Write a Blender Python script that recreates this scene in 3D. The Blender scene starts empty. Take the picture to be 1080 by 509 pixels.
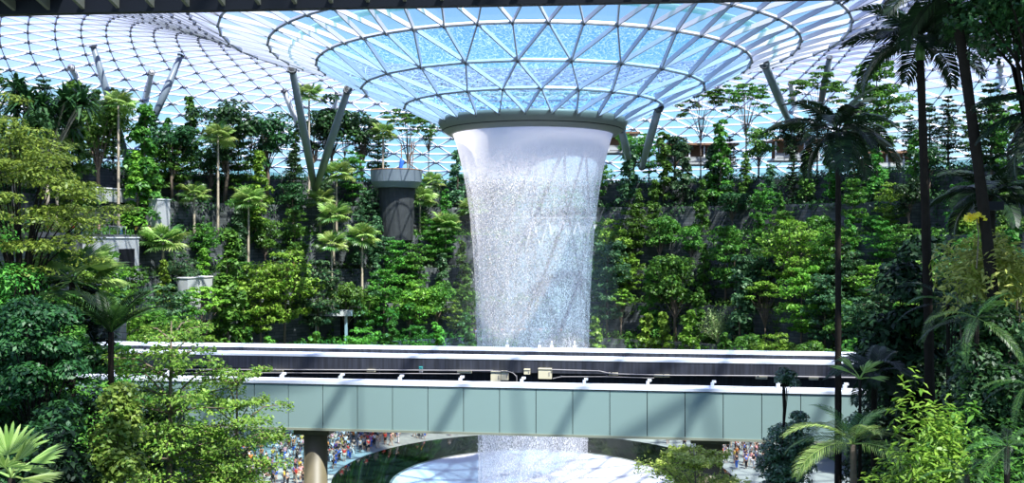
import bpy, math, random
import numpy as np
from mathutils import Vector, Matrix, Euler

# ------------------------------------------------------------------ camera, sky, sun, exposure
sc = bpy.context.scene
COL = sc.collection
CX, CY, CZ, F = -2.42, -110.0, 27.5, 1000.0
cam = bpy.data.objects.new('camera', bpy.data.cameras.new('camera'))
COL.objects.link(cam); sc.camera = cam
cam.location = (CX, CY, CZ); cam.rotation_euler = (math.radians(90), 0, 0)
cam.data.sensor_width = 36; cam.data.lens = 36*F/1080; cam.data.shift_y = -4.5/1080
cam.data.clip_end = 3000; cam.data.clip_start = .1

world = bpy.data.worlds.new('world'); sc.world = world; world.use_nodes = True
wt = world.node_tree; wt.nodes.clear()
def wn(t): return wt.nodes.new(t)
w_out = wn('ShaderNodeOutputWorld'); w_bg = wn('ShaderNodeBackground')
w_tc = wn('ShaderNodeTexCoord'); w_sep = wn('ShaderNodeSeparateXYZ')
w_ramp = wn('ShaderNodeValToRGB'); w_noise = wn('ShaderNodeTexNoise'); w_cr = wn('ShaderNodeValToRGB'); w_mix = wn('ShaderNodeMix')
w_mix.data_type = 'RGBA'
wt.links.new(w_tc.outputs['Generated'], w_sep.inputs[0]); wt.links.new(w_sep.outputs['Z'], w_ramp.inputs[0])
e = w_ramp.color_ramp.elements
e[0].position = 0.0; e[0].color = (.46, .82, .96, 1); e[1].position = .75; e[1].color = (.015, .11, .56, 1)
k = w_ramp.color_ramp.elements.new(.12); k.color = (.33, .72, .95, 1)
k = w_ramp.color_ramp.elements.new(.32); k.color = (.03, .20, .70, 1)
w_noise.inputs['Scale'].default_value = 3.2; w_noise.inputs['Detail'].default_value = 6
wt.links.new(w_tc.outputs['Generated'], w_noise.inputs['Vector'])
wt.links.new(w_noise.outputs['Fac'], w_cr.inputs[0])
w_cr.color_ramp.elements[0].position = .54; w_cr.color_ramp.elements[0].color = (0, 0, 0, 1)
w_cr.color_ramp.elements[1].position = .72; w_cr.color_ramp.elements[1].color = (.45, .45, .45, 1)
wt.links.new(w_cr.outputs[0], w_mix.inputs['Factor']); wt.links.new(w_ramp.outputs[0], w_mix.inputs['A'])
w_mix.inputs['B'].default_value = (1, 1.02, 1.08, 1)
wt.links.new(w_mix.outputs['Result'], w_bg.inputs[0]); w_bg.inputs[1].default_value = .80
wt.links.new(w_bg.outputs[0], w_out.inputs[0])

sun = bpy.data.objects.new('sun', bpy.data.lights.new('sun', 'SUN')); COL.objects.link(sun)
sun.data.energy = 9.5; sun.data.angle = math.radians(.7); sun.data.color = (1, .95, .86)
SUN_DIR = Vector((-.34, .50, -1.0)).normalized()          # travels from above and behind the camera
sun.rotation_euler = SUN_DIR.to_track_quat('-Z', 'Y').to_euler()
sun.location = (0, -40, 90)
sc.view_settings.view_transform = 'Standard'; sc.view_settings.look = 'None'
sc.view_settings.exposure = 0.6; sc.view_settings.gamma = 1; sc.view_settings.use_curve_mapping = False
sc.cycles.max_bounces = 7; sc.cycles.diffuse_bounces = 3; sc.cycles.glossy_bounces = 2
sc.cycles.transmission_bounces = 4; sc.cycles.transparent_max_bounces = 20
sc.cycles.caustics_reflective = False; sc.cycles.caustics_refractive = False
sc.cycles.sample_clamp_indirect = 6

RNG = np.random.default_rng(7); R = random.Random(5)
def P(px, py, d): return Vector((CX+(px-540)*d/F, CY+d, CZ+(250-py)*d/F))
def pxof(v): return 540+(v[0]-CX)*F/(v[1]-CY)

# ------------------------------------------------------------------ materials
def newmat(name):
    m = bpy.data.materials.new(name); m.use_nodes = True; m.node_tree.nodes.clear(); return m
def nd(m, t, **kw):
    n = m.node_tree.nodes.new(t)
    for k, v in kw.items(): n.inputs[k].default_value = v
    return n
def lk(m, a, b): m.node_tree.links.new(a, b)
def plain(name, col, rough=.6, metal=0, spec=.5, noise=0, nscale=4, bump=0):
    m = newmat(name); o = nd(m, 'ShaderNodeOutputMaterial'); p = nd(m, 'ShaderNodeBsdfPrincipled')
    p.inputs['Roughness'].default_value = rough; p.inputs['Metallic'].default_value = metal
    p.inputs['Specular IOR Level'].default_value = spec
    lk(m, p.outputs[0], o.inputs[0])
    c = (*col, 1)
    if noise:
        tc = nd(m, 'ShaderNodeTexCoord'); n = nd(m, 'ShaderNodeTexNoise', Scale=nscale, Detail=5.0)
        lk(m, tc.outputs['Object'], n.inputs['Vector'])
        mx = nd(m, 'ShaderNodeMix'); mx.data_type = 'RGBA'
        mx.inputs['A'].default_value = (*[max(0, v*(1-noise)) for v in col], 1)
        mx.inputs['B'].default_value = (*[min(1, v*(1+noise)) for v in col], 1)
        lk(m, n.outputs['Fac'], mx.inputs['Factor']); lk(m, mx.outputs['Result'], p.inputs['Base Color'])
        if bump:
            b = nd(m, 'ShaderNodeBump', Strength=bump); lk(m, n.outputs['Fac'], b.inputs['Height']); lk(m, b.outputs[0], p.inputs['Normal'])
    else: p.inputs['Base Color'].default_value = c
    return m
def leafmat(name, c1, c2, trans=.35, rough=.45, spec=.35):
    m = newmat(name); o = nd(m, 'ShaderNodeOutputMaterial'); p = nd(m, 'ShaderNodeBsdfPrincipled')
    t = nd(m, 'ShaderNodeBsdfTranslucent'); mx = nd(m, 'ShaderNodeMixShader'); mx.inputs[0].default_value = trans
    g = nd(m, 'ShaderNodeNewGeometry'); oi = nd(m, 'ShaderNodeObjectInfo')
    cm = nd(m, 'ShaderNodeMix'); cm.data_type = 'RGBA'
    cm.inputs['A'].default_value = (*c1, 1); cm.inputs['B'].default_value = (*c2, 1)
    lk(m, g.outputs['Random Per Island'], cm.inputs['Factor'])
    hs = nd(m, 'ShaderNodeHueSaturation')
    mr = nd(m, 'ShaderNodeMapRange'); mr.inputs['To Min'].default_value = .72; mr.inputs['To Max'].default_value = 1.3
    mh = nd(m, 'ShaderNodeMapRange'); mh.inputs['To Min'].default_value = .475; mh.inputs['To Max'].default_value = .515
    lk(m, oi.outputs['Random'], mr.inputs['Value']); lk(m, oi.outputs['Random'], mh.inputs['Value'])
    lk(m, mr.outputs[0], hs.inputs['Value']); lk(m, mh.outputs[0], hs.inputs['Hue'])
    lk(m, cm.outputs['Result'], hs.inputs['Color'])
    lk(m, hs.outputs[0], p.inputs['Base Color']); lk(m, hs.outputs[0], t.inputs['Color'])
    p.inputs['Roughness'].default_value = rough; p.inputs['Specular IOR Level'].default_value = spec
    lk(m, p.outputs[0], mx.inputs[1]); lk(m, t.outputs[0], mx.inputs[2]); lk(m, mx.outputs[0], o.inputs[0])
    return m
M = {}
M['lime'] = leafmat('leaf_lime', (.09, .26, .02), (.30, .52, .07))
M['mid'] = leafmat('leaf_mid', (.03, .15, .02), (.15, .36, .05))
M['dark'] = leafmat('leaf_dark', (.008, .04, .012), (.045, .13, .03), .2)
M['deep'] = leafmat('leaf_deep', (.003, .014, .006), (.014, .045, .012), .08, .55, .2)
M['blue'] = leafmat('leaf_bluegreen', (.03, .12, .05), (.14, .29, .12))
M['yellow'] = leafmat('leaf_yellow', (.22, .31, .03), (.58, .62, .16))
M['pale'] = leafmat('leaf_pale', (.20, .32, .10), (.50, .60, .26))
M['palm'] = leafmat('leaf_palm', (.02, .09, .02), (.12, .26, .05), .3, .35, .5)
M['palmlight'] = leafmat('leaf_palm_light', (.16, .32, .05), (.50, .66, .20), .35, .4)
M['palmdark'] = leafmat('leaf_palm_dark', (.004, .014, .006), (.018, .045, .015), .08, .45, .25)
M['olive'] = leafmat('leaf_olive', (.07, .14, .015), (.26, .34, .05))
M['olivelime'] = leafmat('leaf_olivelime', (.07, .19, .02), (.30, .44, .07))
M['blue2'] = leafmat('leaf_grey_green_highlight', (.015, .06, .025), (.09, .17, .08), .15, .3, .6)  # paler grey-green end of the range paints highlights into dark bush leaves
M['gold'] = leafmat('leaf_gold', (.75, .55, .03), (.95, .80, .10))
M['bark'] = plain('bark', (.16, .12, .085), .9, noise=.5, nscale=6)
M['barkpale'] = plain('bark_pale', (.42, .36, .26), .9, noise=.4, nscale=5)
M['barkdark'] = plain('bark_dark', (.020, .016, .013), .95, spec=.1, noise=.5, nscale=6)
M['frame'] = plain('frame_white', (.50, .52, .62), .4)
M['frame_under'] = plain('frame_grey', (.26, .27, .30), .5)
M['node'] = plain('node_dark', (.05, .055, .07), .6)
M['leg'] = plain('column_grey', (.16, .20, .23), .4, noise=.08, nscale=1)
M['legwhite'] = plain('column_white', (.82, .84, .88), .4)
M['ring'] = plain('ring_metal', (.17, .185, .165), .5, .1, noise=.05, nscale=1)
M['dark'+'metal'] = plain('dark_metal', (.008, .009, .013), .6, spec=.15)
M['coping'] = plain('coping_pale', (.80, .84, .88), .4)
M['panel'] = plain('panel_sage', (.26, .37, .34), .42, .1, noise=.06, nscale=.6)
M['lip'] = plain('panel_lip_olive', (.25, .27, .20), .5)
M['seam'] = plain('seam', (.02, .025, .03), .8)
M['cream'] = plain('cream_box', (.72, .66, .45), .6)
M['cable'] = plain('cable', (.30, .28, .27), .6)
M['floor'] = plain('paving', (.24, .28, .265), .6, noise=.15, nscale=.5)
M['pier'] = plain('pier_bronze', (.15, .125, .07), .5, noise=.2, nscale=2)
M['soil'] = plain('soil', (.03, .045, .02), .95, noise=.5, nscale=1.5)
M['white'] = plain('white_paint', (.85, .85, .87), .5)
M['timber'] = plain('timber', (.24, .13, .07), .7, noise=.3, nscale=3)
M['concrete'] = plain('concrete', (.40, .42, .42), .8, noise=.2, nscale=.7)
M['signgreen'] = plain('sign_teal', (.05, .42, .40), .5)
M['skin'] = plain('skin', (.52, .30, .19), .6)
M['skin2'] = plain('skin_tan', (.34, .18, .10), .6)
M['hair'] = plain('hair_black', (.012, .01, .01), .5)
M['statue'] = plain('blue_statue', (.03, .14, .55), .4)

def stone():
    m = newmat('stone_wall'); o = nd(m, 'ShaderNodeOutputMaterial'); p = nd(m, 'ShaderNodeBsdfPrincipled', Roughness=.85)
    tc = nd(m, 'ShaderNodeTexCoord'); uv = nd(m, 'ShaderNodeUVMap')
    b = nd(m, 'ShaderNodeTexBrick', Scale=1.0); b.inputs['Color1'].default_value = (.15, .165, .175, 1); b.inputs['Color2'].default_value = (.08, .095, .10, 1)
    b.inputs['Mortar'].default_value = (.04, .045, .045, 1); b.inputs['Mortar Size'].default_value = .03
    b.inputs['Brick Width'].default_value = 1.6; b.inputs['Row Height'].default_value = .45
    lk(m, uv.outputs[0], b.inputs['Vector'])
    n = nd(m, 'ShaderNodeTexNoise', Scale=.35, Detail=6.0); lk(m, tc.outputs['Object'], n.inputs['Vector'])
    mx = nd(m, 'ShaderNodeMix'); mx.data_type = 'RGBA'; mx.blend_type = 'MULTIPLY'; mx.inputs['Factor'].default_value = .8
    rp = nd(m, 'ShaderNodeValToRGB'); rp.color_ramp.elements[0].position = .38; rp.color_ramp.elements[0].color = (.2, .26, .2, 1)
    rp.color_ramp.elements[1].position = .62; rp.color_ramp.elements[1].color = (1, 1, 1, 1)
    lk(m, n.outputs['Fac'], rp.inputs[0]); lk(m, b.outputs['Color'], mx.inputs['A']); lk(m, rp.outputs[0], mx.inputs['B'])
    lk(m, mx.outputs['Result'], p.inputs['Base Color']); lk(m, p.outputs[0], o.inputs[0]); return m
M['stone'] = stone()
M['darkstone'] = plain('dark_stone', (.035, .042, .045), .8, noise=.4, nscale=1.2)

def ribbed():
    m = newmat('ribbed_dark_concrete'); o = nd(m, 'ShaderNodeOutputMaterial'); p = nd(m, 'ShaderNodeBsdfPrincipled', Roughness=.6)
    tc = nd(m, 'ShaderNodeTexCoord'); mp = nd(m, 'ShaderNodeMapping'); mp.inputs['Scale'].default_value = (9, .2, .25)
    n = nd(m, 'ShaderNodeTexNoise', Scale=1.0, Detail=4.0)
    lk(m, tc.outputs['Object'], mp.inputs[0]); lk(m, mp.outputs[0], n.inputs['Vector'])
    r = nd(m, 'ShaderNodeValToRGB'); r.color_ramp.elements[0].position = .35; r.color_ramp.elements[0].color = (.018, .02, .026, 1)
    r.color_ramp.elements[1].position = .75; r.color_ramp.elements[1].color = (.05, .055, .075, 1)
    lk(m, n.outputs['Fac'], r.inputs[0]); lk(m, r.outputs[0], p.inputs['Base Color']); lk(m, p.outputs[0], o.inputs[0]); return m
M['ribbed'] = ribbed()

def glassmat(name, tint=(.92, .96, 1), gloss=.07, white=0.0, wcol=(.8, .85, 1)):
    m = newmat(name); o = nd(m, 'ShaderNodeOutputMaterial')
    t = nd(m, 'ShaderNodeBsdfTransparent'); t.inputs[0].default_value = (*tint, 1)
    g = nd(m, 'ShaderNodeBsdfGlossy', Roughness=.08); mx = nd(m, 'ShaderNodeMixShader'); mx.inputs[0].default_value = gloss
    lk(m, t.outputs[0], mx.inputs[1]); lk(m, g.outputs[0], mx.inputs[2]); last = mx
    if white:
        w = nd(m, 'ShaderNodeBsdfTranslucent'); w.inputs[0].default_value = (*wcol, 1)
        m2 = nd(m, 'ShaderNodeMixShader'); m2.inputs[0].default_value = white
        lk(m, mx.outputs[0], m2.inputs[1]); lk(m, w.outputs[0], m2.inputs[2]); last = m2
    lk(m, last.outputs[0], o.inputs[0]); return m
M['glass'] = glassmat('roof_glass', (.88, .95, 1), .05, .05, (.75, .82, 1))
M['fritted'] = glassmat('fritted_roof_glass', (.86, .92, 1), .05, .22, (.58, .61, .95))
M['clear'] = glassmat('clear_glass', (.80, .92, .90), .12)

def filmmat():
    m = newmat('glass_under_rippling_water'); o = nd(m, 'ShaderNodeOutputMaterial')
    tc = nd(m, 'ShaderNodeTexCoord')
    n = nd(m, 'ShaderNodeTexNoise', Scale=.9, Detail=3.0); lk(m, tc.outputs['Object'], n.inputs['Vector'])
    add = nd(m, 'ShaderNodeVectorMath'); add.operation = 'MULTIPLY_ADD'; add.inputs[1].default_value = (2.4, 2.4, 2.4)
    lk(m, n.outputs['Color'], add.inputs[0]); lk(m, tc.outputs['Object'], add.inputs[2])
    v = nd(m, 'ShaderNodeTexVoronoi', Scale=2.1); v.feature = 'DISTANCE_TO_EDGE'; lk(m, add.outputs[0], v.inputs['Vector'])  # cell edges become pale veins: caustic light painted into the wet panes
    r = nd(m, 'ShaderNodeValToRGB'); r.color_ramp.elements[0].position = .0; r.color_ramp.elements[0].color = (.40, .40, .40, 1)
    r.color_ramp.elements[1].position = .08; r.color_ramp.elements[1].color = (.05, .05, .05, 1)
    lk(m, v.outputs['Distance'], r.inputs[0])
    t = nd(m, 'ShaderNodeBsdfTransparent'); t.inputs[0].default_value = (.45, .76, 1, 1)
    w = nd(m, 'ShaderNodeBsdfTranslucent'); w.inputs[0].default_value = (.62, .85, 1, 1)
    g = nd(m, 'ShaderNodeBsdfGlossy', Roughness=.1); mg = nd(m, 'ShaderNodeMixShader'); mg.inputs[0].default_value = .05
    mx = nd(m, 'ShaderNodeMixShader'); lk(m, r.outputs[0], mx.inputs[0]); lk(m, t.outputs[0], mx.inputs[1]); lk(m, w.outputs[0], mx.inputs[2])
    lk(m, mx.outputs[0], mg.inputs[1]); lk(m, g.outputs[0], mg.inputs[2]); lk(m, mg.outputs[0], o.inputs[0]); return m
M['film'] = filmmat()

def curtain(name, seed, lo, hi, base, top_opaque):
    m = newmat(name); o = nd(m, 'ShaderNodeOutputMaterial'); tc = nd(m, 'ShaderNodeTexCoord')
    mp = nd(m, 'ShaderNodeMapping'); mp.inputs['Scale'].default_value = (3.2, 3.2, 2.2); mp.inputs['Location'].default_value = (seed, seed*2, 0)
    lk(m, tc.outputs['Object'], mp.inputs[0])
    n = nd(m, 'ShaderNodeTexNoise', Scale=2.3, Detail=3.0, Roughness=.7); lk(m, mp.outputs[0], n.inputs['Vector'])
    mp2 = nd(m, 'ShaderNodeMapping'); mp2.inputs['Scale'].default_value = (2.2, 2.2, .05); mp2.inputs['Location'].default_value = (seed*3, seed, 0)
    lk(m, tc.outputs['Object'], mp2.inputs[0])
    n2 = nd(m, 'ShaderNodeTexNoise', Scale=1.0, Detail=4.0); lk(m, mp2.outputs[0], n2.inputs['Vector'])
    mr = nd(m, 'ShaderNodeMapRange'); mr.inputs['From Min'].default_value = lo; mr.inputs['From Max'].default_value = hi
    mr.inputs['To Min'].default_value = base; mr.inputs['To Max'].default_value = .85; lk(m, n.outputs['Fac'], mr.inputs['Value'])
    sp = nd(m, 'ShaderNodeSeparateXYZ'); lk(m, tc.outputs['Object'], sp.inputs[0])
    mz = nd(m, 'ShaderNodeMapRange'); mz.interpolation_type = 'SMOOTHSTEP'; mz.inputs['From Min'].default_value = 32.5; mz.inputs['From Max'].default_value = 39.0
    mz.inputs['To Max'].default_value = top_opaque; lk(m, sp.outputs['Z'], mz.inputs['Value'])
    st = nd(m, 'ShaderNodeMapRange'); st.inputs['From Min'].default_value = .4; st.inputs['From Max'].default_value = .75
    st.inputs['To Max'].default_value = .16; lk(m, n2.outputs['Fac'], st.inputs['Value'])
    a1 = nd(m, 'ShaderNodeMath'); a1.operation = 'ADD'; lk(m, mr.outputs[0], a1.inputs[0]); lk(m, mz.outputs[0], a1.inputs[1])
    a2 = nd(m, 'ShaderNodeMath'); a2.operation = 'ADD'; a2.use_clamp = True; lk(m, a1.outputs[0], a2.inputs[0]); lk(m, st.outputs[0], a2.inputs[1])
    t = nd(m, 'ShaderNodeBsdfTransparent'); d = nd(m, 'ShaderNodeBsdfDiffuse'); d.inputs[0].default_value = (1, .98, 1, 1)
    w = nd(m, 'ShaderNodeBsdfTranslucent'); w.inputs[0].default_value = (1, .98, 1, 1)
    wm = nd(m, 'ShaderNodeMixShader'); wm.inputs[0].default_value = .55; lk(m, d.outputs[0], wm.inputs[1]); lk(m, w.outputs[0], wm.inputs[2])
    mx = nd(m, 'ShaderNodeMixShader'); lk(m, a2.outputs[0], mx.inputs[0]); lk(m, t.outputs[0], mx.inputs[1]); lk(m, wm.outputs[0], mx.inputs[2])
    lk(m, mx.outputs[0], o.inputs[0]); return m
M['water1'] = curtain('falling_water_outer', 1.3, .525, .64, .09, 1.0)
M['water2'] = curtain('falling_water_inner', 7.7, .535, .65, .07, .8)
M['drop'] = newmat('droplet_white')
_o = nd(M['drop'], 'ShaderNodeOutputMaterial'); _d = nd(M['drop'], 'ShaderNodeBsdfDiffuse'); _d.inputs[0].default_value = (.95, .95, 1, 1)
_t = nd(M['drop'], 'ShaderNodeBsdfTranslucent'); _t.inputs[0].default_value = (.95, .95, 1, 1); _m = nd(M['drop'], 'ShaderNodeMixShader')
lk(M['drop'], _d.outputs[0], _m.inputs[1]); lk(M['drop'], _t.outputs[0], _m.inputs[2]); lk(M['drop'], _m.outputs[0], _o.inputs[0])
M['blackwater'] = plain('black_water', (.006, .010, .008), .05, 0, .4)
M['froth'] = plain('frothing_water', (.62, .64, .73), .35, noise=.12, nscale=.35)

# ------------------------------------------------------------------ mesh helpers
class MB:
    def __init__(s): s.v = []; s.f = []; s.m = []; s.n = 0
    def add(s, v, f, mi=0):
        b = s.n; s.v.extend([tuple(x) for x in v]); s.n += len(v)
        s.f.extend([tuple(i+b for i in q) for q in f]); s.m.extend([mi]*len(f))
    def box(s, c, sz, rot=0, mi=0):
        c = Vector(c); h = Vector(sz)/2; r = Matrix.Rotation(rot, 3, 'Z')
        v = [c + r @ Vector((x*h.x, y*h.y, z*h.z)) for x, y, z in
             [(-1,-1,-1),(1,-1,-1),(1,1,-1),(-1,1,-1),(-1,-1,1),(1,-1,1),(1,1,1),(-1,1,1)]]
        s.add(v, [(0,3,2,1),(4,5,6,7),(0,1,5,4),(1,2,6,5),(2,3,7,6),(3,0,4,7)], mi)
    def beam(s, a, b, w, h, up=(0,0,1), mi=0, mi_under=None):
        a = Vector(a); b = Vector(b); d = (b-a).normalized(); u = Vector(up)
        sd = d.cross(u)
        if sd.length < 1e-4: sd = d.cross(Vector((1,0,0)))
        sd.normalize(); u = sd.cross(d)
        v = []
        for p in (a, b):
            for x, y in ((-1,-1),(1,-1),(1,1),(-1,1)): v.append(p + sd*(x*w/2) + u*(y*h/2))
        bnum = s.n
        s.add(v, [(0,1,2,3),(7,6,5,4),(1,5,6,2),(2,6,7,3),(3,7,4,0)], mi)
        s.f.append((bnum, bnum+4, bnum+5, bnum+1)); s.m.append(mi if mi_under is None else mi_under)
    def tube(s, pts, rads, seg=6, mi=0, cap=True):
        pts = [Vector(p) for p in pts]; n = len(pts); b = s.n; v = []
        for i, p in enumerate(pts):
            d = (pts[min(i+1,n-1)]-pts[max(i-1,0)]).normalized()
            a = d.cross(Vector((0,0,1)) if abs(d.z) < .95 else Vector((1,0,0))).normalized(); c = d.cross(a)
            r = rads[i] if hasattr(rads, '__len__') else rads
            for k in range(seg):
                t = 2*math.pi*k/seg; v.append(p + a*(r*math.cos(t)) + c*(r*math.sin(t)))
        f = [(i*seg+k, i*seg+(k+1)%seg, (i+1)*seg+(k+1)%seg, (i+1)*seg+k) for i in range(n-1) for k in range(seg)]
        if cap: f += [tuple(range(seg))[::-1], tuple((n-1)*seg+k for k in range(seg))]
        s.add(v, f, mi)
    def lathe(s, prof, seg=96, mi=0, a0=0, a1=2*math.pi, close=True):
        n = len(prof); full = abs(a1-a0-2*math.pi) < 1e-6; ns = seg if full else seg+1; v = []
        for i in range(ns):
            t = a0+(a1-a0)*i/seg
            for r, z in prof: v.append((r*math.cos(t), r*math.sin(t), z))
        f = []
        for i in range(seg):
            j = (i+1) % ns
            for k in range(n-1): f.append((i*n+k, j*n+k, j*n+k+1, i*n+k+1))
        s.add(v, f, mi)
    def mesh(s, name, mats, smooth=False):
        me = bpy.data.meshes.new(name); me.from_pydata(s.v, [], s.f)
        for m in (mats if isinstance(mats, (list, tuple)) else [mats]): me.materials.append(m)
        me.polygons.foreach_set('material_index', s.m)
        if smooth: me.polygons.foreach_set('use_smooth', [True]*len(s.f))
        me.update(); return me
    def obj(s, name, mats, parent=None, smooth=False, **kw):
        return mkobj(name, s.mesh(name, mats, smooth), parent, **kw)
def mkobj(name, me, parent=None, loc=None, rot=None, scale=None):
    o = bpy.data.objects.new(name, me); COL.objects.link(o)
    if parent: o.parent = parent
    if loc is not None: o.location = loc
    if rot is not None: o.rotation_euler = rot
    if scale is not None: o.scale = scale if hasattr(scale, '__len__') else (scale,)*3
    return o
THINGS = []
def tag(o, label=None, cat=None, group=None, kind=None, reg=True):
    if label: o['label'] = label
    if cat: o['category'] = cat
    if group: o['group'] = group
    if kind: o['kind'] = kind
    if reg and label and not kind: THINGS.append(o)
    return o
def empty(name, loc, label=None, cat=None, group=None, rotz=0, kind=None, scale=1):
    o = bpy.data.objects.new(name, None); COL.objects.link(o); o.location = loc; o.rotation_euler = (0, 0, rotz)
    o.scale = (scale,)*3; o.empty_display_size = .2
    return tag(o, label, cat, group, kind)

def quads_mesh(name, V, mat):
    """V: (N,4,3) float array, one leaf blade per row"""
    N = len(V); me = bpy.data.meshes.new(name)
    me.vertices.add(N*4); me.vertices.foreach_set('co', V.reshape(-1).astype(np.float32))
    me.loops.add(N*4); me.loops.foreach_set('vertex_index', np.arange(N*4, dtype=np.int32))
    me.polygons.add(N); me.polygons.foreach_set('loop_start', np.arange(0, N*4, 4, dtype=np.int32))
    me.polygons.foreach_set('loop_total', np.full(N, 4, dtype=np.int32))
    me.materials.append(mat); me.update(calc_edges=True); me.validate(); return me
def unit(a): return a/np.maximum(np.linalg.norm(a, axis=-1, keepdims=True), 1e-6)
def leaves(C, D, N, L, W, fold=.12):
    """rhombic leaf blades: centres C, tip directions D, normals N"""
    D = unit(D); S = unit(np.cross(D, N)); N = np.cross(S, D)
    L = np.asarray(L).reshape(-1, 1) if np.ndim(L) else L; W = np.asarray(W).reshape(-1, 1) if np.ndim(W) else W
    a = C - D*L*.5; c = C + D*L*.5 - N*L*fold; m = C - D*L*.05 + N*L*fold*.5
    return np.stack([a, m+S*W*.5, c, m-S*W*.5], axis=1)
def rdir(n, rg): return unit(rg.normal(size=(n, 3)))
def blob(rg, c, rad, n, size, asp=.5, updip=.8):
    d = rdir(n, rg); d[:, 2] = np.where(d[:, 2] < -.35, -d[:, 2], d[:, 2])
    rr = .55+.5*rg.random((n, 1))**.6
    C = np.array(c)+d*rr*np.array(rad)
    N = unit(d*.9+np.array([0, 0, updip])+rg.normal(size=(n, 3))*.45)
    D = unit(np.cross(N, rdir(n, rg))+np.array([0, 0, -.35])+d*.3)
    s = size*(.6+.8*rg.random(n)); return leaves(C, D, N, s, s*asp)

# ------------------------------------------------------------------ tree prototypes (trunk mesh + crown mesh)
def mk_layered(seed, h, Rr, leaf, ls=.42, nl=8, crown_from=.3, dens=1.0, bark='bark', top=.25, nper=34, tr=.012):
    rg = np.random.default_rng(seed); mb = MB(); Q = []
    lean = rg.normal(size=2)*.02*h
    def axis(t): return np.array([lean[0]*t*t, lean[1]*t*t, h*t])
    mb.tube([axis(t) for t in (0, .3, .6, .85, 1)], [h*tr*1.3, h*tr, h*tr*.7, h*tr*.4, .02], 6)
    for i in range(nl):
        t = crown_from+(1-crown_from)*(i+.75*rg.random())/nl
        prof = math.sin(math.pi*min(1, (1-(t-crown_from)/(1-crown_from))*.78+.08))**.7
        RL = max(top*Rr*.6, Rr*prof)*(.8+.35*rg.random()); nb = int(5+3*rg.random()); a0 = rg.random()*6.28
        for b in range(nb):
            a = a0+6.283*b/nb+rg.normal()*.2; rl = RL*(.65+.45*rg.random()); p0 = axis(t)
            dirv = np.array([math.cos(a), math.sin(a), 0]); side = np.array([-dirv[1], dirv[0], 0])
            rise = rl*(.08+.38*rg.random()*min(1, .4+t))
            p1 = p0+dirv*rl*.5+[0, 0, rise]; p2 = p0+dirv*rl+[0, 0, rise*1.1]
            mb.tube([p0, p1, p2], [h*tr*.35, h*tr*.22, .012], 4, cap=False)
            n = int(nper*dens*(.5+rl/Rr)); u = rg.random(n)**.65
            w = (rg.random(n)-.5)*rl*.75*np.sin(np.pi*np.clip(u*.85+.1, 0, 1))
            C = p0+np.outer(u*rl*1.05, dirv)+np.outer(w, side)
            C[:, 2] += rise*np.minimum(1, u*2)+.055*rl*rg.normal(size=n)
            N = unit(np.array([0, 0, 1.])+rg.normal(size=(n, 3))*.38+dirv*.2)
            D = unit(dirv+np.outer(np.sign(w), side)*.5+rg.normal(size=(n, 3))*.6+[0, 0, -.15])
            s = ls*(.6+.8*rg.random(n)); Q.append(leaves(C, D, N, s, s*.55))
    return mb.mesh('trunk', M[bark], True), quads_mesh('crown', np.concatenate(Q), M[leaf])
def mk_column(seed, h, Rr, leaf, ls=.5, nb=26, crown_from=.12, n=70, bark='bark'):
    rg = np.random.default_rng(seed); mb = MB(); Q = []
    mb.tube([(0,0,0), (0,0,h*.5), (.1,0,h*.97)], [h*.012, h*.009, .02], 6)
    for i in range(nb):
        t = crown_from+(1-crown_from)*(i+rg.random()*.6)/nb; a = rg.random()*6.28+i*2.4
        pr = (1-(t-crown_from)/(1-crown_from)); rr = Rr*(.25+.75*pr**.8)*(.5+.6*rg.random())
        c = np.array([math.cos(a)*rr*.8, math.sin(a)*rr*.8, h*t])
        mb.tube([(0,0,h*t*.96), c], [.05, .02], 4, cap=False)
        br = Rr*(.30+.22*pr)*(.8+.4*rg.random()); Q.append(blob(rg, c, (br, br, br*.75), n, ls, .6, 1.0))
    return mb.mesh('trunk', M[bark], True), quads_mesh('crown', np.concatenate(Q), M[leaf])
def mk_round(seed, h, Rr, leaf, ls=.45, nb=18, base=.45, n=150, bark='bark', flat=1.0, tr=.02):
    rg = np.random.default_rng(seed); mb = MB(); Q = []
    zc = h*(base+1)/2; rz = h*(1-base)/2
    mb.tube([(0,0,0), (.05*h*rg.normal()*.4, 0, h*.3), (0,0,zc)], [h*tr, h*tr*.75, h*tr*.4], 7)
    for i in range(nb):
        d = rdir(1, rg)[0]; q = .35+.5*rg.random(); c = np.array([d[0]*Rr*q, d[1]*Rr*q, zc+d[2]*rz*q*.95])
        mb.tube([(0,0,h*base*.9), (c[0]*.4, c[1]*.4, (h*base+c[2])/2), c], [h*tr*.4, h*tr*.22, .02], 4, cap=False)
        br = Rr*(.32+.2*rg.random()); Q.append(blob(rg, c, (br, br, br*.7*flat), n, ls, .55, .7))
    return mb.mesh('trunk', M[bark], True), quads_mesh('crown', np.concatenate(Q), M[leaf])
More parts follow.
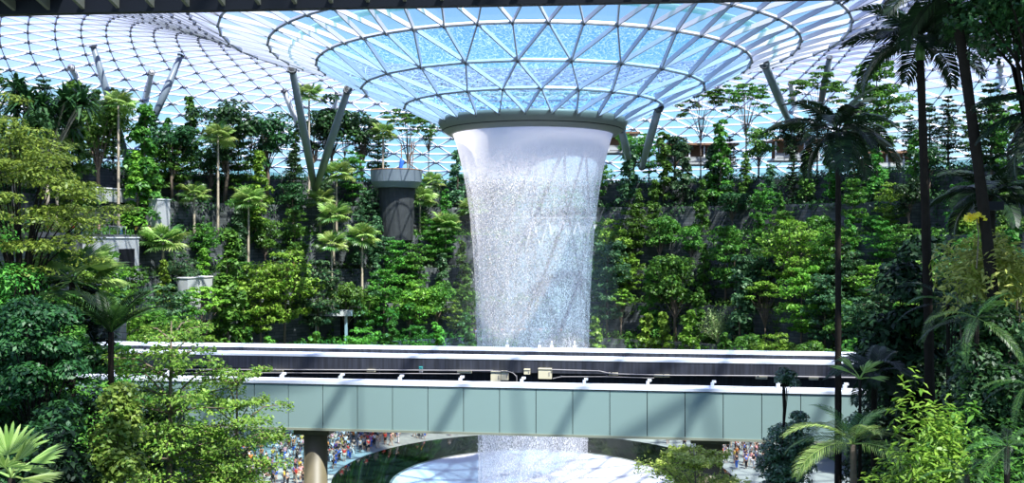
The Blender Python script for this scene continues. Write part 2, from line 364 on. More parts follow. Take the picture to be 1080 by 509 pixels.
def mk_umbrella(seed, h, Rr, leaf, ls=.35, nb=14, fork=.5, n=80, bark='barkpale', tr=.011, spread=.8):
    rg = np.random.default_rng(seed); mb = MB(); Q = []
    f0 = h*fork; mb.tube([(0,0,0), (0,0,f0)], [h*tr, h*tr*.8], 6)
    for i in range(nb):
        a = i*2.4+rg.normal()*.3; q = (i+.5)/nb; rr = Rr*q**.5; zt = h*(1-.22*q**1.5)-rg.random()*h*.08
        p1 = np.array([math.cos(a)*rr*.4, math.sin(a)*rr*.4, f0+(zt-f0)*.55]); p2 = np.array([math.cos(a)*rr, math.sin(a)*rr, zt])
        mb.tube([(0,0,f0*(.85+.15*rg.random())), p1, p2], [h*tr*.5, h*tr*.3, .015], 5, cap=False)
        for k in range(3):
            o = rg.normal(size=3)*[Rr*.18, Rr*.18, h*.03]; c = p2+o; br = Rr*.24*spread
            Q.append(blob(rg, c, (br, br, br*.32), n//3, ls, .5, 1.6))
    return mb.mesh('trunk', M[bark], True), quads_mesh('crown', np.concatenate(Q), M[leaf])
def rosette(rg, c, n, L, W, ax=(0,0,1), droop=.5):
    out = []
    for i in range(n):
        a = rg.random()*6.28; el = rg.random()*1.9-.45
        d = np.array([math.cos(a)*math.cos(el), math.sin(a)*math.cos(el), math.sin(el)]); l = L*(.7+.5*rg.random())
        s = unit(np.cross(d, [0, 0, 1.]))*W/2; p = np.array(c); m = p+d*l*.55; t = p+d*l+[0, 0, -droop*l*(.4+.6*rg.random())]
        out.append(np.stack([p-s*.6, p+s*.6, m+s, m-s])); out.append(np.stack([m-s, m+s, t+s*.12, t-s*.12]))
    return np.array(out)
def mk_pandanus(seed, h, Rr):
    rg = np.random.default_rng(seed); mb = MB(); Q = []
    mb.tube([(0,0,0), (0,0,h*.5)], [h*.016, h*.013], 6)
    for i in range(13):
        a = i*2.4; q = .2+.8*rg.random(); p = np.array([math.cos(a)*Rr*q*.8, math.sin(a)*Rr*q*.8, h*(.62+.36*rg.random()*(1.1-q*.5))])
        mb.tube([(0,0,h*(.4+.1*rg.random())), (p[0]*.6, p[1]*.6, p[2]*.82), p], [h*.008, h*.007, h*.006], 5, cap=False)
        Q.append(rosette(rg, p, 75, Rr*.46, .22))
    return mb.mesh('trunk', M['barkpale'], True), quads_mesh('crown', np.concatenate(Q), M['dark'])
def mk_shrub(seed, h, Rr, leaf, ls, n=2200, asp=.5, nb=12, zlo=.35):
    rg = np.random.default_rng(seed); mb = MB(); Q = []
    for i in range(nb):
        a = rg.random()*6.28; q = rg.random()**.5*.75; c = np.array([math.cos(a)*Rr*q, math.sin(a)*Rr*q, h*(zlo+(.85-zlo)*rg.random()*(1-q*.6))])
        mb.tube([(0,0,0), c*[.4, .4, .5], c], [.05, .035, .015], 4, cap=False)
        Q.append(blob(rg, c, (Rr*.42, Rr*.42, h*.24*(1-zlo)/.65), n//nb, ls, asp, .9))
    return mb.mesh('stem', M['bark'], True), quads_mesh('foliage', np.concatenate(Q), M[leaf])
def mk_feathery(seed, h, Rr, leaf, ls=.3, n=60, ns=34):
    """vase of rising straight twigs with small leaves (pale feathery shrub)"""
    rg = np.random.default_rng(seed); mb = MB(); Q = []
    mb.tube([(0,0,0), (0,0,h*.25)], [h*.02, h*.018], 6)
    for i in range(ns):
        a = i*2.4; el = .35+1.1*rg.random(); l = h*.8*(.7+.35*rg.random())
        d = np.array([math.cos(a)*math.cos(el)*Rr/h*1.4, math.sin(a)*math.cos(el)*Rr/h*1.4, math.sin(el)]); p0 = np.array([0, 0, h*.22*rg.random()])
        mb.tube([p0, p0+d*l*.5, p0+d*l], [h*.008, h*.005, .01], 4, cap=False)
        u = .25+.8*rg.random(n); C = p0+np.outer(u*l, d)+rg.normal(size=(n, 3))*.06*h*.6
        D = unit(d+rg.normal(size=(n, 3))*.5+[0, 0, .2]); N = unit(rg.normal(size=(n, 3))*.5+[0, 0, 1])
        s = ls*(.6+.8*rg.random(n)); Q.append(leaves(C, D, N, s, s*.45))
    return mb.mesh('trunk', M['barkpale'], True), quads_mesh('crown', np.concatenate(Q), M[leaf])

def pinnate(seed, L, droop, nl=34, ll=.5, lw=.05, leaf='palm', lift=0.0, vee=.35, hang=.35, rach=.02):
    """one feather frond arching out along +X from the origin"""
    rg = np.random.default_rng(seed); N = 14; pts = []
    ang = math.radians(0); x = z = 0.0
    for i in range(N+1):
        t = i/N; pts.append(np.array([x, 0, z])); ang = -droop*(t**1.3); x += L/N*math.cos(ang+lift); z += L/N*math.sin(ang+lift)
    Q = []; pts = np.array(pts)
    for sgn in (-1, 1):
        for k in range(nl):
            t = .14+.85*(k+.5*rg.random())/nl; i = min(N-1, int(t*N)); u = t*N-i; p = pts[i]*(1-u)+pts[i+1]*u; tg = unit(pts[i+1]-pts[i])
            l = ll*(math.sin(math.pi*min(.97, t*.8+.16))**.7)*(.9+.2*rg.random())
            out = np.array([0, sgn, 0.]); up = np.cross(tg, out)*sgn*-1
            up = np.array([-tg[2], 0, tg[0]])
            d = unit(tg*(.55+.6*t)+out*1.0+up*vee); w = tg*lw/2
            m = p+d*l*.55; e = m+unit(d+np.array([0, 0, -hang*1.3]))*l*.5
            Q.append(np.stack([p-w*.5, p+w*.5, m+w, m-w])); Q.append(np.stack([m-w, m+w, e+w*.15, e-w*.15]))
    V = np.array(Q); mb = MB(); mb.tube(pts, [rach*(1-.85*i/N) for i in range(N+1)], 5)
    # one mesh: leaflets + rachis
    base = V.reshape(-1, 3); mb.add(base, [(4*i, 4*i+1, 4*i+2, 4*i+3) for i in range(len(V))], 0)
    return mb.mesh('frond', M[leaf])
def fanleaf(seed, pet, L, leaf='palm', ns=22, sweep=260, droop=.4):
    """petiole along +X then a pleated fan"""
    rg = np.random.default_rng(seed); mb = MB()
    c = Vector((pet, 0, .06*pet)); mb.tube([(0,0,0), (pet*.5, 0, .08*pet), c], [.03, .022, .018], 5)
    a0 = -math.radians(sweep)/2; st = math.radians(sweep)/ns
    for i in range(ns):
        a = a0+st*(i+.5); l = L*(.75+.25*math.cos(a*.5))*(.93+.12*rg.random()); dr = droop*(.6+.5*rg.random())
        def pt(r, aa, z): return (c.x+r*math.cos(aa), r*math.sin(aa), c.z+z)
        m = .55*l; zf = -.10*l*abs(math.sin(a))
        v = [tuple(c), pt(m, a-st*.5, zf-.03*l), pt(m, a, zf+.02*l), pt(m, a+st*.5, zf-.03*l), pt(l*.92, a, zf-dr*l*.6), pt(l*.8, a-st*.22, zf-dr*l*.35), pt(l*.8, a+st*.22, zf-dr*l*.35)]
        mb.add(v, [(0,1,2), (0,2,3), (1,5,2), (5,4,2), (2,4,6), (2,6,3)], 0)
    return mb.mesh('frond', M[leaf])
def palm_at(name, base, h, fronds, nf, label, cat='palm', group=None, tr=.12, bark='barkpale', scale=1.0, lean=(0,0), el=(-.5,1.35), rings=True, seed=0, crownshaft=0, rotz=None):
    """fronds: list of frond meshes; base world point; every frond is a part"""
    rr = random.Random(seed); root = empty(name, base, label, cat, group, 0)
    mb = MB(); n = 26 if rings else 8; pts = []; rad = []
    for i in range(n+1):
        t = i/n; pts.append((lean[0]*t*t, lean[1]*t*t, h*t)); rad.append(tr*(1.25-.45*t)*(1+(.10 if (rings and i % 2) else 0)))
    mb.tube(pts, rad, 8); mb.obj('trunk', M[bark], root, True)
    top = Vector(pts[-1])
    if crownshaft:
        mb = MB(); mb.tube([top-Vector((0,0,.05)), top+Vector((0,0,crownshaft*.5)), top+Vector((0,0,crownshaft))], [tr*.95, tr*1.1, tr*.6], 8); mb.obj('crownshaft', M['palm'], root, True); top = top+Vector((0,0,crownshaft*.9))
    for i in range(nf):
        q = (i+.5)/nf; a = i*2.39996+rr.uniform(-.2,.2); e_ = el[1]+(el[0]-el[1])*q**.8+rr.uniform(-.12,.12)
        s = scale*rr.uniform(.88, 1.1)*(1 if q > .15 else .8)
        mkobj('frond', fronds[i % len(fronds)], root, top, Euler((rr.uniform(-.25,.25), -e_, a), 'XYZ'), s)
    return root

def plant(name, proto, loc, label, cat, group=None, scale=1.0, rotz=0, parts=('trunk', 'crown')):
    root = empty(name, loc, label, cat, group, rotz, scale=scale)
    for pn, me in zip(parts, proto): mkobj(pn, me, root)
    return root

ORD = ['first','second','third','fourth','fifth','sixth','seventh','eighth','ninth','tenth','eleventh','twelfth','thirteenth','fourteenth','fifteenth','sixteenth','seventeenth','eighteenth','nineteenth','twentieth']
def ordinal(i):
    if i < 20: return ORD[i]
    tens = {2:'twenty',3:'thirty',4:'forty',5:'fifty',6:'sixty'}; n = i+1
    if n % 10 == 0: return {20:'twentieth',30:'thirtieth',40:'fortieth',50:'fiftieth',60:'sixtieth'}[n]
    return tens[n//10]+'-'+ORD[n % 10-1]

# ------------------------------------------------------------------ glass roof: funnel + dome
R0 = [10.5,14.7,19.5,24.5,29.7,34.8,38.5,42,46,50,54.5,59,64,69,74,79,84,89,94,98,102]
Z0 = [40.9,42.8,44.7,47.2,48.9,50.4,51.8,53.1,54.5,55.7,56.9,57.8,58.2,58.0,57.2,55.6,53.0,49.5,45.0,40.5,35.5]
RR = R0[:6]; r_ = 34.8
while r_ < 101:
    r_ += 2.5 if r_ < 78 else 2.1 if r_ < 90 else 1.6
    RR.append(min(r_, 102.0))
ZZ = [float(np.interp(q, R0, Z0)) for q in RR]
for _ in range(3):      # smooth the outer profile
    ZZ = ZZ[:5]+[(ZZ[q-1]+2*ZZ[q]+ZZ[q+1])/4 for q in range(5, len(ZZ)-1)]+ZZ[-1:]
NN = [24,24,24]+[48]*3+[96]*(len(RR)-6)
def stretch(r, th):
    return r if r <= 34.8 else 34.8+(r-34.8)*(1+.9*max(0, -math.sin(th))**1.3)
nodes = []; ring_ids = []; phase = 0.0
for i, (r, z, n) in enumerate(zip(RR, ZZ, NN)):
    st = 2*math.pi/n
    if i == 0: off = .5*st
    elif NN[i] == NN[i-1]: off = off+st*.5 if i != 1 else 0.0
    else: off = off            # doubled ring keeps its parent's nodes
    ids = []
    for j in range(n):
        th = off+j*st-math.pi/2+math.radians(2); rs = stretch(r, th); nodes.append(Vector((rs*math.cos(th), rs*math.sin(th), z))); ids.append(len(nodes)-1)
    ring_ids.append((ids, off, st))
tris = []; e_ring = set(); e_a = set(); e_b = set()
for i in range(len(RR)-1):
    A, offA, sa = ring_ids[i]; B, offB, sb = ring_ids[i+1]; n = len(A); nb = len(B)
    for j in range(n): e_ring.add((A[j], A[(j+1) % n]))
    if n == nb:
        sh = round((offB-offA)/sa-.5)   # B[j-sh] sits half a step after A[j]
        for j in range(n):
            b1 = B[(j-sh) % n]; b0 = B[(j-sh-1) % n]
            tris.append((A[j], A[(j+1) % n], b1, i)); tris.append((A[j], b1, b0, i))
            e_a.add((A[j], b1)); e_b.add((A[j], b0))
    else:
        for j in range(n):
            b0, b1, b2 = B[(2*j-1) % nb], B[2*j % nb], B[(2*j+1) % nb]
            tris += [(A[j], b1, b0, i), (A[j], b2, b1, i), (A[j], A[(j+1) % n], b2, i)]
            e_a.add((A[j], b2)); e_b.add((A[j], b0)); e_a.add((A[j], b1))
last = ring_ids[-1][0]
for j in range(len(last)): e_ring.add((last[j], last[(j+1) % len(last)]))
nrm = [Vector((0,0,0)) for _ in nodes]
for a, b, c, i in tris:
    fn = (nodes[b]-nodes[a]).cross(nodes[c]-nodes[a])
    if fn.z < 0: fn = -fn
    for q in (a, b, c): nrm[q] += fn
nrm = [n.normalized() for n in nrm]
ceiling = empty('ceiling', (0, 0, 0), kind='structure')
ceiling['label'] = 'triangulated steel and glass dome dipping into a funnel over the waterfall'
ringof = {}
for i, (ids, o_, s_) in enumerate(ring_ids):
    for q in ids: ringof[q] = i
mbf = MB(); mbd = MB(); mbn = MB()
for S, fam in ((e_ring, 0), (e_a, 1), (e_b, 2)):
    for a, b in S:
        up = (nrm[a]+nrm[b]).normalized(); k = max(ringof[a], ringof[b])
        w, h = (.13, .46) if k <= 5 else (.11, .42)
        pa = nodes[a]-nrm[a]*(h/2+.05); pb = nodes[b]-nrm[b]*(h/2+.05)
        if k > 5 and fam == 1:
            mbd.tube([nodes[a]-nrm[a]*.45, nodes[b]-nrm[b]*.45], .06, 5, cap=False)
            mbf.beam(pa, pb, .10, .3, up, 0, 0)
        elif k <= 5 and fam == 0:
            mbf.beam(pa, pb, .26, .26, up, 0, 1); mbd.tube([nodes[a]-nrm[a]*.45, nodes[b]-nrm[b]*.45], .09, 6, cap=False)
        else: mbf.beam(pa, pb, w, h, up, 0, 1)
for q, p in enumerate(nodes):
    k = ringof[q]; c = p-nrm[q]*.45
    s = .13 if k <= 5 else .20
    mbn.tube([c-nrm[q]*.18, c+nrm[q]*.28], s, 6)
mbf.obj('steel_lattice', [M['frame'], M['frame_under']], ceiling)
mbd.obj('tie_rods', M['frame_under'], ceiling)
mbn.obj('lattice_nodes', M['node'], ceiling)
g1 = MB(); g2 = MB(); g3 = MB()
for a, b, c, i in tris: (g1 if i < 3 else g2 if (i < 5 or RR[i] > 83) else g3).add([nodes[a], nodes[b], nodes[c]], [(0, 1, 2)])
g1.obj('wet_glass_panes', M['film'], ceiling); g2.obj('glass_panes', M['glass'], ceiling); g3.obj('fritted_panes', M['fritted'], ceiling)
mb = MB(); mb.lathe([(27.3, 47.95), (27.3, 48.5), (27.5, 48.5), (27.5, 47.95)], 144); mb.obj('water_tray_curb', M['signgreen'] if 0 else glassmat('curb_green_glass', (.7, .95, .85), .05, .35, (.7, .95, .85)), ceiling)

def shell_z(x, y):
    r = math.hypot(x, y); th = math.atan2(y, x)
    k = 1+.9*max(0, -math.sin(th))**1.3
    r0 = r if r <= 34.8 else 34.8+(r-34.8)/k
    return float(np.interp(r0, RR, ZZ))

# oculus ring collar
t = empty('oculus_ring', (0, 0, 39.3), 'grey metal collar ring at the mouth of the glass funnel', 'ring')
mb = MB(); mb.lathe([(10.0,1.75),(10.9,1.7),(10.95,1.35),(10.55,.55),(10.45,.5)], 96); mb.obj('upper_fascia', M['ring'], t, True)
mb = MB(); mb.lathe([(10.4,.52),(10.38,.42)], 96); mb.obj('shadow_gap', M['darkmetal'], t)
mb = MB(); mb.lathe([(10.4,.42),(9.75,-.02),(9.3,-.05),(9.3,.6),(10.0,1.75)], 96); mb.obj('lower_fascia', M['ring'], t, True)

# ------------------------------------------------------------------ floor, pool, terraces
A0, A1 = math.radians(-55), math.radians(235)
def annulus(r0, r1, z, seg=128, a0=0, a1=2*math.pi):
    m = MB(); m.lathe([(r0, z), (r1, z)], seg, a0=a0, a1=a1); return m
mb = MB(); mb.lathe([(23.02, -1.2), (23.02, 0), (38.6, 0), (60, 0), (75, 0)], 128); floor = mb.obj('floor', M['floor']); tag(floor, kind='structure')
mb = MB(); mb.box((0, 0, -9), (320, 320, .4)); gb = mb.obj('floor_lower', M['concrete']); tag(gb, kind='structure')
LV = [(38,4),(43,11),(48,16.5),(52,22),(56,27.5),(61,32.5),(66,37)]
LN = ['lowest','second','third','fourth','fifth','sixth','top']
for i, (r, z) in enumerate(LV):
    z0 = LV[i-1][1] if i else -9; r1 = LV[i+1][0]+.3 if i < 6 else 112
    me = MB(); seg = 120; me.lathe([(r, z0-.02), (r, z), ], seg, 0, A0, A1); me.lathe([(r, z), (r, z+.35), (r+.35, z+.35), (r+.35, z), (r1, z)], seg, 1 if 0 else 0, A0, A1)
    o = me.obj('wall_terrace', [M['stone']])
    uvl = o.data.uv_layers.new(name='UVMap'); co = o.data.vertices
    for lp in o.data.loops:
        v = co[lp.vertex_index].co; th = math.atan2(v.y, v.x)
        if th < -math.pi/2-.2: th += 2*math.pi
        uvl.data[lp.index].uv = (th*r, v.z if math.hypot(v.x, v.y) < r+.4 else math.hypot(v.x, v.y))
    tag(o, kind='structure'); o['label'] = f'grey block retaining wall of the {LN[i]} planted terrace'

# pool
t = empty('pool', (0, 0, -1.2), 'round white pool dish ringed by black water under the waterfall', 'pool')
mb = MB(); mb.lathe([(16.6, .35), (17.2, .45), (20.0, .8), (22.98, 1.16)], 128); mb.obj('black_water', M['blackwater'], t, True)
mb = MB(); mb.lathe([(16.62, .36), (16.5, .42), (16.3, .36)], 128); mb.obj('rim', M['ring'], t, True)
mb = MB(); mb.lathe([(16.3, .33), (15, .05), (12, -.5), (8.5, -.9), (7, -.75), (5.5, -1.0), (2.5, -1.2), (.01, -1.25)], 128); mb.obj('frothing_water', M['froth'], t, True)

# waterfall
t = empty('waterfall', (0, 0, 0), 'tall white curtain of water falling from the glass funnel into the pool', 'waterfall')
def wr(z):
    u = (39.4-z)/41.0; return 6.3+2.95*math.exp(-u*4.6)
zs = [39.45-.9*i for i in range(46)]
def wcurtain(name, dr, mat):
    mb = MB(); mb.lathe([(wr(z)-dr, z) for z in zs if z > -1.9], 120); return mb.obj(name, mat, t, True)
wcurtain('outer_curtain', 0, M['water1']); wcurtain('inner_curtain', .55, M['water2'])
rg = np.random.default_rng(3); n = 20000
z = 38.8-41*rg.random(n)**.85; a = rg.random(n)*6.2832; rr = np.array([wr(q) for q in z])-rg.random(n)*.9+.12*rg.normal(size=n)+np.maximum(0, (39-z)/41)*.25*rg.normal(size=n)
C = np.stack([rr*np.cos(a), rr*np.sin(a), z], 1); D = np.tile([0, 0, -1.], (n, 1)); Nn = np.stack([np.cos(a), np.sin(a), 0*a], 1)+rg.normal(size=(n, 3))*.4
s = .06+.12*rg.random(n)
o = mkobj('droplets', quads_mesh('droplets', leaves(C, D, Nn, s*1.5, s*.55, .02), M['drop']), t); o['kind'] = 'stuff'

# balcony with blue statue and people, pavilions on the top terrace
def arc_rail(name, r, z, a0, a1, label, cat='railing', h=1.1):
    root = empty(name, (0, 0, z), label, cat)
    n = max(4, int((a1-a0)*r/1.5)); mb = MB(); mb.lathe([(r-.02, .1), (r-.02, h-.05), (r+.02, h-.05), (r+.02, .1)], n, 0, a0, a1); mb.obj('glass_panel', M['clear'], root)
    mb = MB(); mb.tube([(r*math.cos(a0+(a1-a0)*i/n), r*math.sin(a0+(a1-a0)*i/n), h) for i in range(n+1)], .035, 6); mb.obj('handrail', M['frame_under'], root)
    pm = MB(); pm.box((0, 0, h/2), (.05, .05, h)); pme = pm.mesh('post', M['frame_under'])
    st = max(1, n//40)
    for i in range(0, n+1, st):
        th = a0+(a1-a0)*i/n; mkobj('post', pme, root, (r*math.cos(th), r*math.sin(th), 0), (0, 0, th))
    return root
rad = math.radians
arc_rail('railing', 56.45, 27.85, rad(163), rad(184), 'glass railing of the walkway terrace at the left')
arc_rail('railing', 66.5, 37.35, rad(20), rad(72), 'glass railing along the top terrace right of the waterfall')
arc_rail('railing', 66.5, 37.35, rad(108), rad(160), 'glass railing along the top terrace left of the waterfall')
arc_rail('railing', 43.45, 11.35, rad(76), rad(101), 'railing before the crowd on the second terrace behind the waterfall')

bc = P(418, 192, 162)
t = empty('balcony', bc, 'round grey viewing balcony on the hillside left of the waterfall', 'balcony')
mb = MB(); mb.lathe([(.1, -1.0), (3.6, -1.0), (4.3, 0), (4.4, 1.9), (4.25, 1.95), (4.2, .3), (.1, .3)], 48); mb.obj('drum', M['leg'], t)
mb = MB(); mb.tube([(4.32*math.cos(a/8*math.pi/3), 4.32*math.sin(a/8*math.pi/3), 2.0) for a in range(49)], .12, 6); mb.obj('timber_rail', M['timber'], t)
mb = MB(); mb.tube([(0, .6, -9.9), (0, .6, -.9)], [2.8, 3.2], 24); mb.obj('support', M['darkstone'], t)

def pavilion(px, py, d, w, h, dp, label):
    b = P(px, py, d); root = empty('pavilion', b, label, 'pavilion')
    mb = MB(); mb.box((0, 0, h+.2), (w+1.6, dp+1.6, .35)); mb.obj('roof', M['timber'], root)
    mb = MB(); mb.box((0, dp/2-.2, h/2), (w-.4, .3, h)); mb.obj('back_wall', M['timber'], root)
    pm = MB(); pm.box((0, 0, h/2+.05), (.25, .25, h)); pme = pm.mesh('post', M['white'])
    n = max(2, int(w/2.4))
    for i in range(n+1): mkobj('post', pme, root, (-w/2+w*i/n, -dp/2+.2, 0))
    mb = MB(); mb.box((0, -dp/2+.05, 1.0), (w, .08, .1)); mb.box((0, -dp/2+.05, .5), (w, .04, .7)); mb.obj('parapet', M['concrete'], root)
    mb = MB(); mb.box((0, 0, -.2), (w+1, dp+1, .4)); mb.obj('base_slab', M['concrete'], root)
pavilion(733, 172, 181, 14, 3.2, 4, 'long low timber pavilion on the top terrace right of the waterfall')
pavilion(838, 168, 178, 8, 3.2, 4, 'short timber pavilion behind the dark palm on the top terrace')
pavilion(940, 178, 172, 9, 2.6, 4, 'timber pavilion on the top terrace at the far right')
pavilion(655, 160, 182, 5, 3.2, 4, 'small timber pavilion just right of the funnel mouth')
# grey building behind the waterfall
b = P(590, 262, 168.0)
t = empty('terrace_building', b, 'pale grey terrace building with crossed struts seen through the waterfall', 'building')
mb = MB(); mb.box((0, 0, 2.6), (13, 3, 5.2)); mb.obj('facade', M['concrete'], t)
mb = MB(); mb.box((0, -.4, 5.4), (13, 3.4, .3)); mb.obj('roof_slab', M['concrete'], t)
for i in range(5):
    mb = MB(); x = -6+i*2.6
    mb.beam((x, -2.0, .2), (x+1.3, -2.0, 5.2), .25, .25, (0,1,0)); mb.beam((x+2.6, -2.0, .2), (x+1.3, -2.0, 5.2), .25, .25, (0,1,0)); mb.obj('crossed_strut', M['white'], t)
# dark shelter behind the trees at centre left, concrete stair blocks at left
b = P(268, 358, 146)
t = empty('shelter', b, 'concrete canopy over a dark café front behind the layered trees', 'shelter')
mb = MB(); mb.box((6, 0, 4.3), (19, 5, .9)); mb.obj('canopy', M['concrete'], t)
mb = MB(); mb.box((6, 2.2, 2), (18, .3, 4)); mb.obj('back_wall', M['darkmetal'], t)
pm = MB(); pm.box((0, 0, 2), (.4, .4, 4)); pme = pm.mesh('post', M['concrete'])
for x in (-2, 4, 10, 14.5): mkobj('post', pme, t, (x, -1.8, 0))
def lv_point(px, lv, back=0):
    r = LV[lv][0]+back; dx = (px-540)/F; A = dx*dx+1; B = 2*(CX*dx+CY); Cc = CX*CX+CY*CY-r*r; dd = max(0, B*B-4*A*Cc)
    return P(px, 250, (-B+math.sqrt(dd))/(2*A))
for px, lv, w, h, lb in ((168, 4, 2.4, 5.2, 'narrow pale concrete pillar on the left hillside'), (118, 3, 10.0, 5.4, 'pale grey concrete planter block below the left walkway'),
                         (206, 2, 5.0, 5.6, 'grey concrete stair block with dark recess among left trees'), (112, 5, 15.0, 1.6, 'long pale concrete planter above the left walkway')):
    b = lv_point(px, lv, .1); b.z = LV[lv][1]; th = math.atan2(b.y, b.x); t = empty('concrete_block', b, lb, 'wall block', None, th-math.pi/2)
    mb = MB(); mb.box((0, 0, h/2-.1), (w, 1.6, h+.2)); mb.obj('block', M['concrete'], t)
    mb = MB(); mb.box((0, 0, h+.06), (w+.2, 1.8, .14)); mb.obj('coping', M['white'], t)
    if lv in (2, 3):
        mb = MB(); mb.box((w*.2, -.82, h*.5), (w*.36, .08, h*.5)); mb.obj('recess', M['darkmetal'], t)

# ------------------------------------------------------------------ roof columns
def hit_shell(px, py, dmin, dmax=220):
    best = None; d = dmin
    while d < dmax:
        v = P(px, py, d)
        if v.z >= shell_z(v.x, v.y)-.6: return v
        d += .5
    return P(px, py, dmax*.7)
def column(top, bot, dbot, mat, label, dmin=100, w=.62, dtop=None):
    a = P(bot[0], bot[1], dbot); b = hit_shell(top[0], top[1], dmin) if dtop is None else P(top[0], top[1], dtop)
    root = empty('roof_column', a, label, 'column', 'slanting columns holding up the glass dome')
    v = b-a; mb = MB(); mb.tube([(0,0,0), v*.5, v], [w*.8, w, w*.7], 12); sh_ = mb.obj('shaft', mat, root, True)
    mb = MB(); mb.tube([v*.988, v*1.0], [w*.95, w*.95], 10); mb.obj('head_plate', M['node'], sh_)
    mb = MB(); mb.tube([v*-.005, v*.005], [w*1.1, w*1.1], 10); mb.obj('base_plate', M['node'], sh_)
column((98,48), (134,168), 150, M['leg'], 'dark grey slanting column leaning left above the far left trees')
column((191,58), (160,130), 150, M['leg'], 'dark grey slanting column leaning right above the far left trees')
column((75,71), (103,120), 172, M['legwhite'], 'thin white slanting column leftmost behind the trees')
column((160,76), (148,125), 172, M['legwhite'], 'thin white slanting column between the two dark left columns')
column((308,72), (333,205), 160, M['leg'], 'dark grey column, left arm of the V left of the funnel')
column((367,94), (331,205), 160, M['leg'], 'dark grey column, right arm of the V left of the funnel', dtop=120)
column((299,95), (328,165), 190, M['legwhite'], 'white slanting column behind the left arm of the V')
column((356,98), (343,155), 190, M['legwhite'], 'white slanting column behind the right arm of the V')
column((695,113), (677,176), 176, M['leg'], 'dark grey slanting column just right of the funnel mouth')
column((655,135), (664,172), 186, M['leg'], 'short grey column hidden behind the funnel mouth at its right')
column((806,67), (832,128), 165, M['leg'], 'dark grey column leaning left above the dark palm')
column((875,60), (864,118), 165, M['leg'], 'dark grey column leaning right above the dark palm')
column((834,88), (840,125), 185, M['legwhite'], 'white slanting column between the two columns above the dark palm')
column((1055,68), (1063,120), 165, M['legwhite'], 'white slanting column at the far right behind the palm trunks')

# ------------------------------------------------------------------ train bridge
BL = P(-120, 405, 43.6); BR = P(1010, 405, 37.9)
# line through d=41.3 at px 300 and 38.8 at px 800
pa = Vector((P(300, 0, 41.3).x, P(300, 0, 41.3).y, 0)); pb = Vector((P(800, 0, 38.8).x, P(800, 0, 38.8).y, 0))
bd = (pb-pa).normalized(); bn = Vector((-bd.y, bd.x, 0)); brot = math.atan2(bd.y, bd.x)
xa, xb = -20.0, 32.0      # metres along the bridge, 0 at pa
def bridge_root(name, label, cat): return empty(name, (pa.x, pa.y, 19.15), label, cat, None, brot)
t = bridge_root('guideway_beam', 'near pale sage panelled beam of the train bridge crossing the view', 'bridge beam')
pw = 1.545; pm = MB(); pm.box((0, 0, 1.02), (pw-.03, .10, 1.86)); pme = pm.mesh('side_panel', M['panel'])
x = xa
while x < xb: mkobj('side_panel', pme, t, (x+pw/2+.11, 0, 0)); x += pw
mb = MB(); mb.box(((xa+xb)/2, .5, 1.0), (xb-xa, .8, 1.8)); mb.obj('beam_core', M['seam'], t)
mb = MB(); mb.box(((xa+xb)/2, .36, 2.06), (xb-xa, .92, .12)); mb.obj('coping', M['coping'], t)
mb = MB(); mb.box(((xa+xb)/2, .01, .04), (xb-xa, .20, .10)); mb.obj('bottom_lip', M['lip'], t)
pm = MB(); pm.box((0, 0, .09), (.12, .25, .18)); pm.box((.07, .05, .22), (.16, .18, .08)); bme = pm.mesh('bracket', M['coping'])
x = xa+1.1
while x < xb: mkobj('bracket', bme, t, (x, .45, 2.12)); x += 2.66
mb = MB(); mb.box(((xa+xb)/2, 2.9, .1), (xb-xa, 4.2, .3)); mb.obj('track_deck', M['darkmetal'], t)
t = bridge_root('guideway_beam', 'far dark ribbed beam of the train bridge with two pale top rails', 'bridge beam')
mb = MB(); mb.box(((xa+xb)/2, 5.1, 1.55), (xb-xa, .5, 2.1)); mb.obj('web', M['ribbed'], t)
mb = MB(); mb.box(((xa+xb)/2, 4.6, 2.36), (xb-xa, 1.05, .62)); mb.obj('ribbed_parapet', M['ribbed'], t)
mb = MB(); mb.box(((xa+xb)/2, 4.55, 2.70), (xb-xa, 1.0, .10)); mb.obj('front_coping', M['coping'], t)
mb = MB(); mb.box(((xa+xb)/2, 5.6, 2.55), (xb-xa, .9, .2)); mb.box(((xa+xb)/2, 5.95, 2.92), (xb-xa, .5, .14)); mb.obj('rear_coping', M['coping'], t)
mb = MB(); mb.box(((xa+xb)/2, 5.95, 2.72), (xb-xa, .3, .3)); mb.obj('rear_upstand', M['ribbed'], t)
def on_beam(px, py, off=4.05):
    # point on the plane parallel to the bridge at distance off behind its face
    o = pa+bn*off; d = None
    dx = (px-540)/F
    # (CX+dx*d - o.x)*bn.x + (CY+d-o.y)*bn.y = 0
    d = ((o.x-CX)*bn.x+(o.y-CY)*bn.y)/(dx*bn.x+bn.y); return P(px, py, d)
def boxthing(name, px, py, w, h, dpt, mat, label, cat, off=4.0, sub=None, group=None):
    c = on_beam(px, py, off); root = empty(name, c, label, cat, group, brot)
    mb = MB(); mb.box((0, 0, 0), (w, dpt, h)); mb.box((0, -dpt/2-.01, h*.5-.02), (w*1.04, .04, .04)); hs_ = mb.obj('housing', mat, root)
    mb = MB(); mb.box((w*.32, -dpt/2-.015, 0), (.03, .02, h*.35)); mb.obj('latch' if sub is None else sub, M['cable'], hs_)
boxthing('junction_box', 523, 397, .46, .5, .2, M['cream'], 'cream junction box on the bridge, taller of the adjoining pair', 'junction box')
boxthing('junction_box', 532.5, 395.5, .34, .42, .2, M['cream'], 'narrow cream junction box right of the taller one', 'junction box')
boxthing('junction_box', 575, 393.5, .62, .48, .2, M['cream'], 'widest cream junction box on the bridge below the waterfall', 'junction box')
boxthing('junction_box', 556, 391.5, .28, .24, .2, M['cream'], 'small square cream junction box between the larger ones', 'junction box')
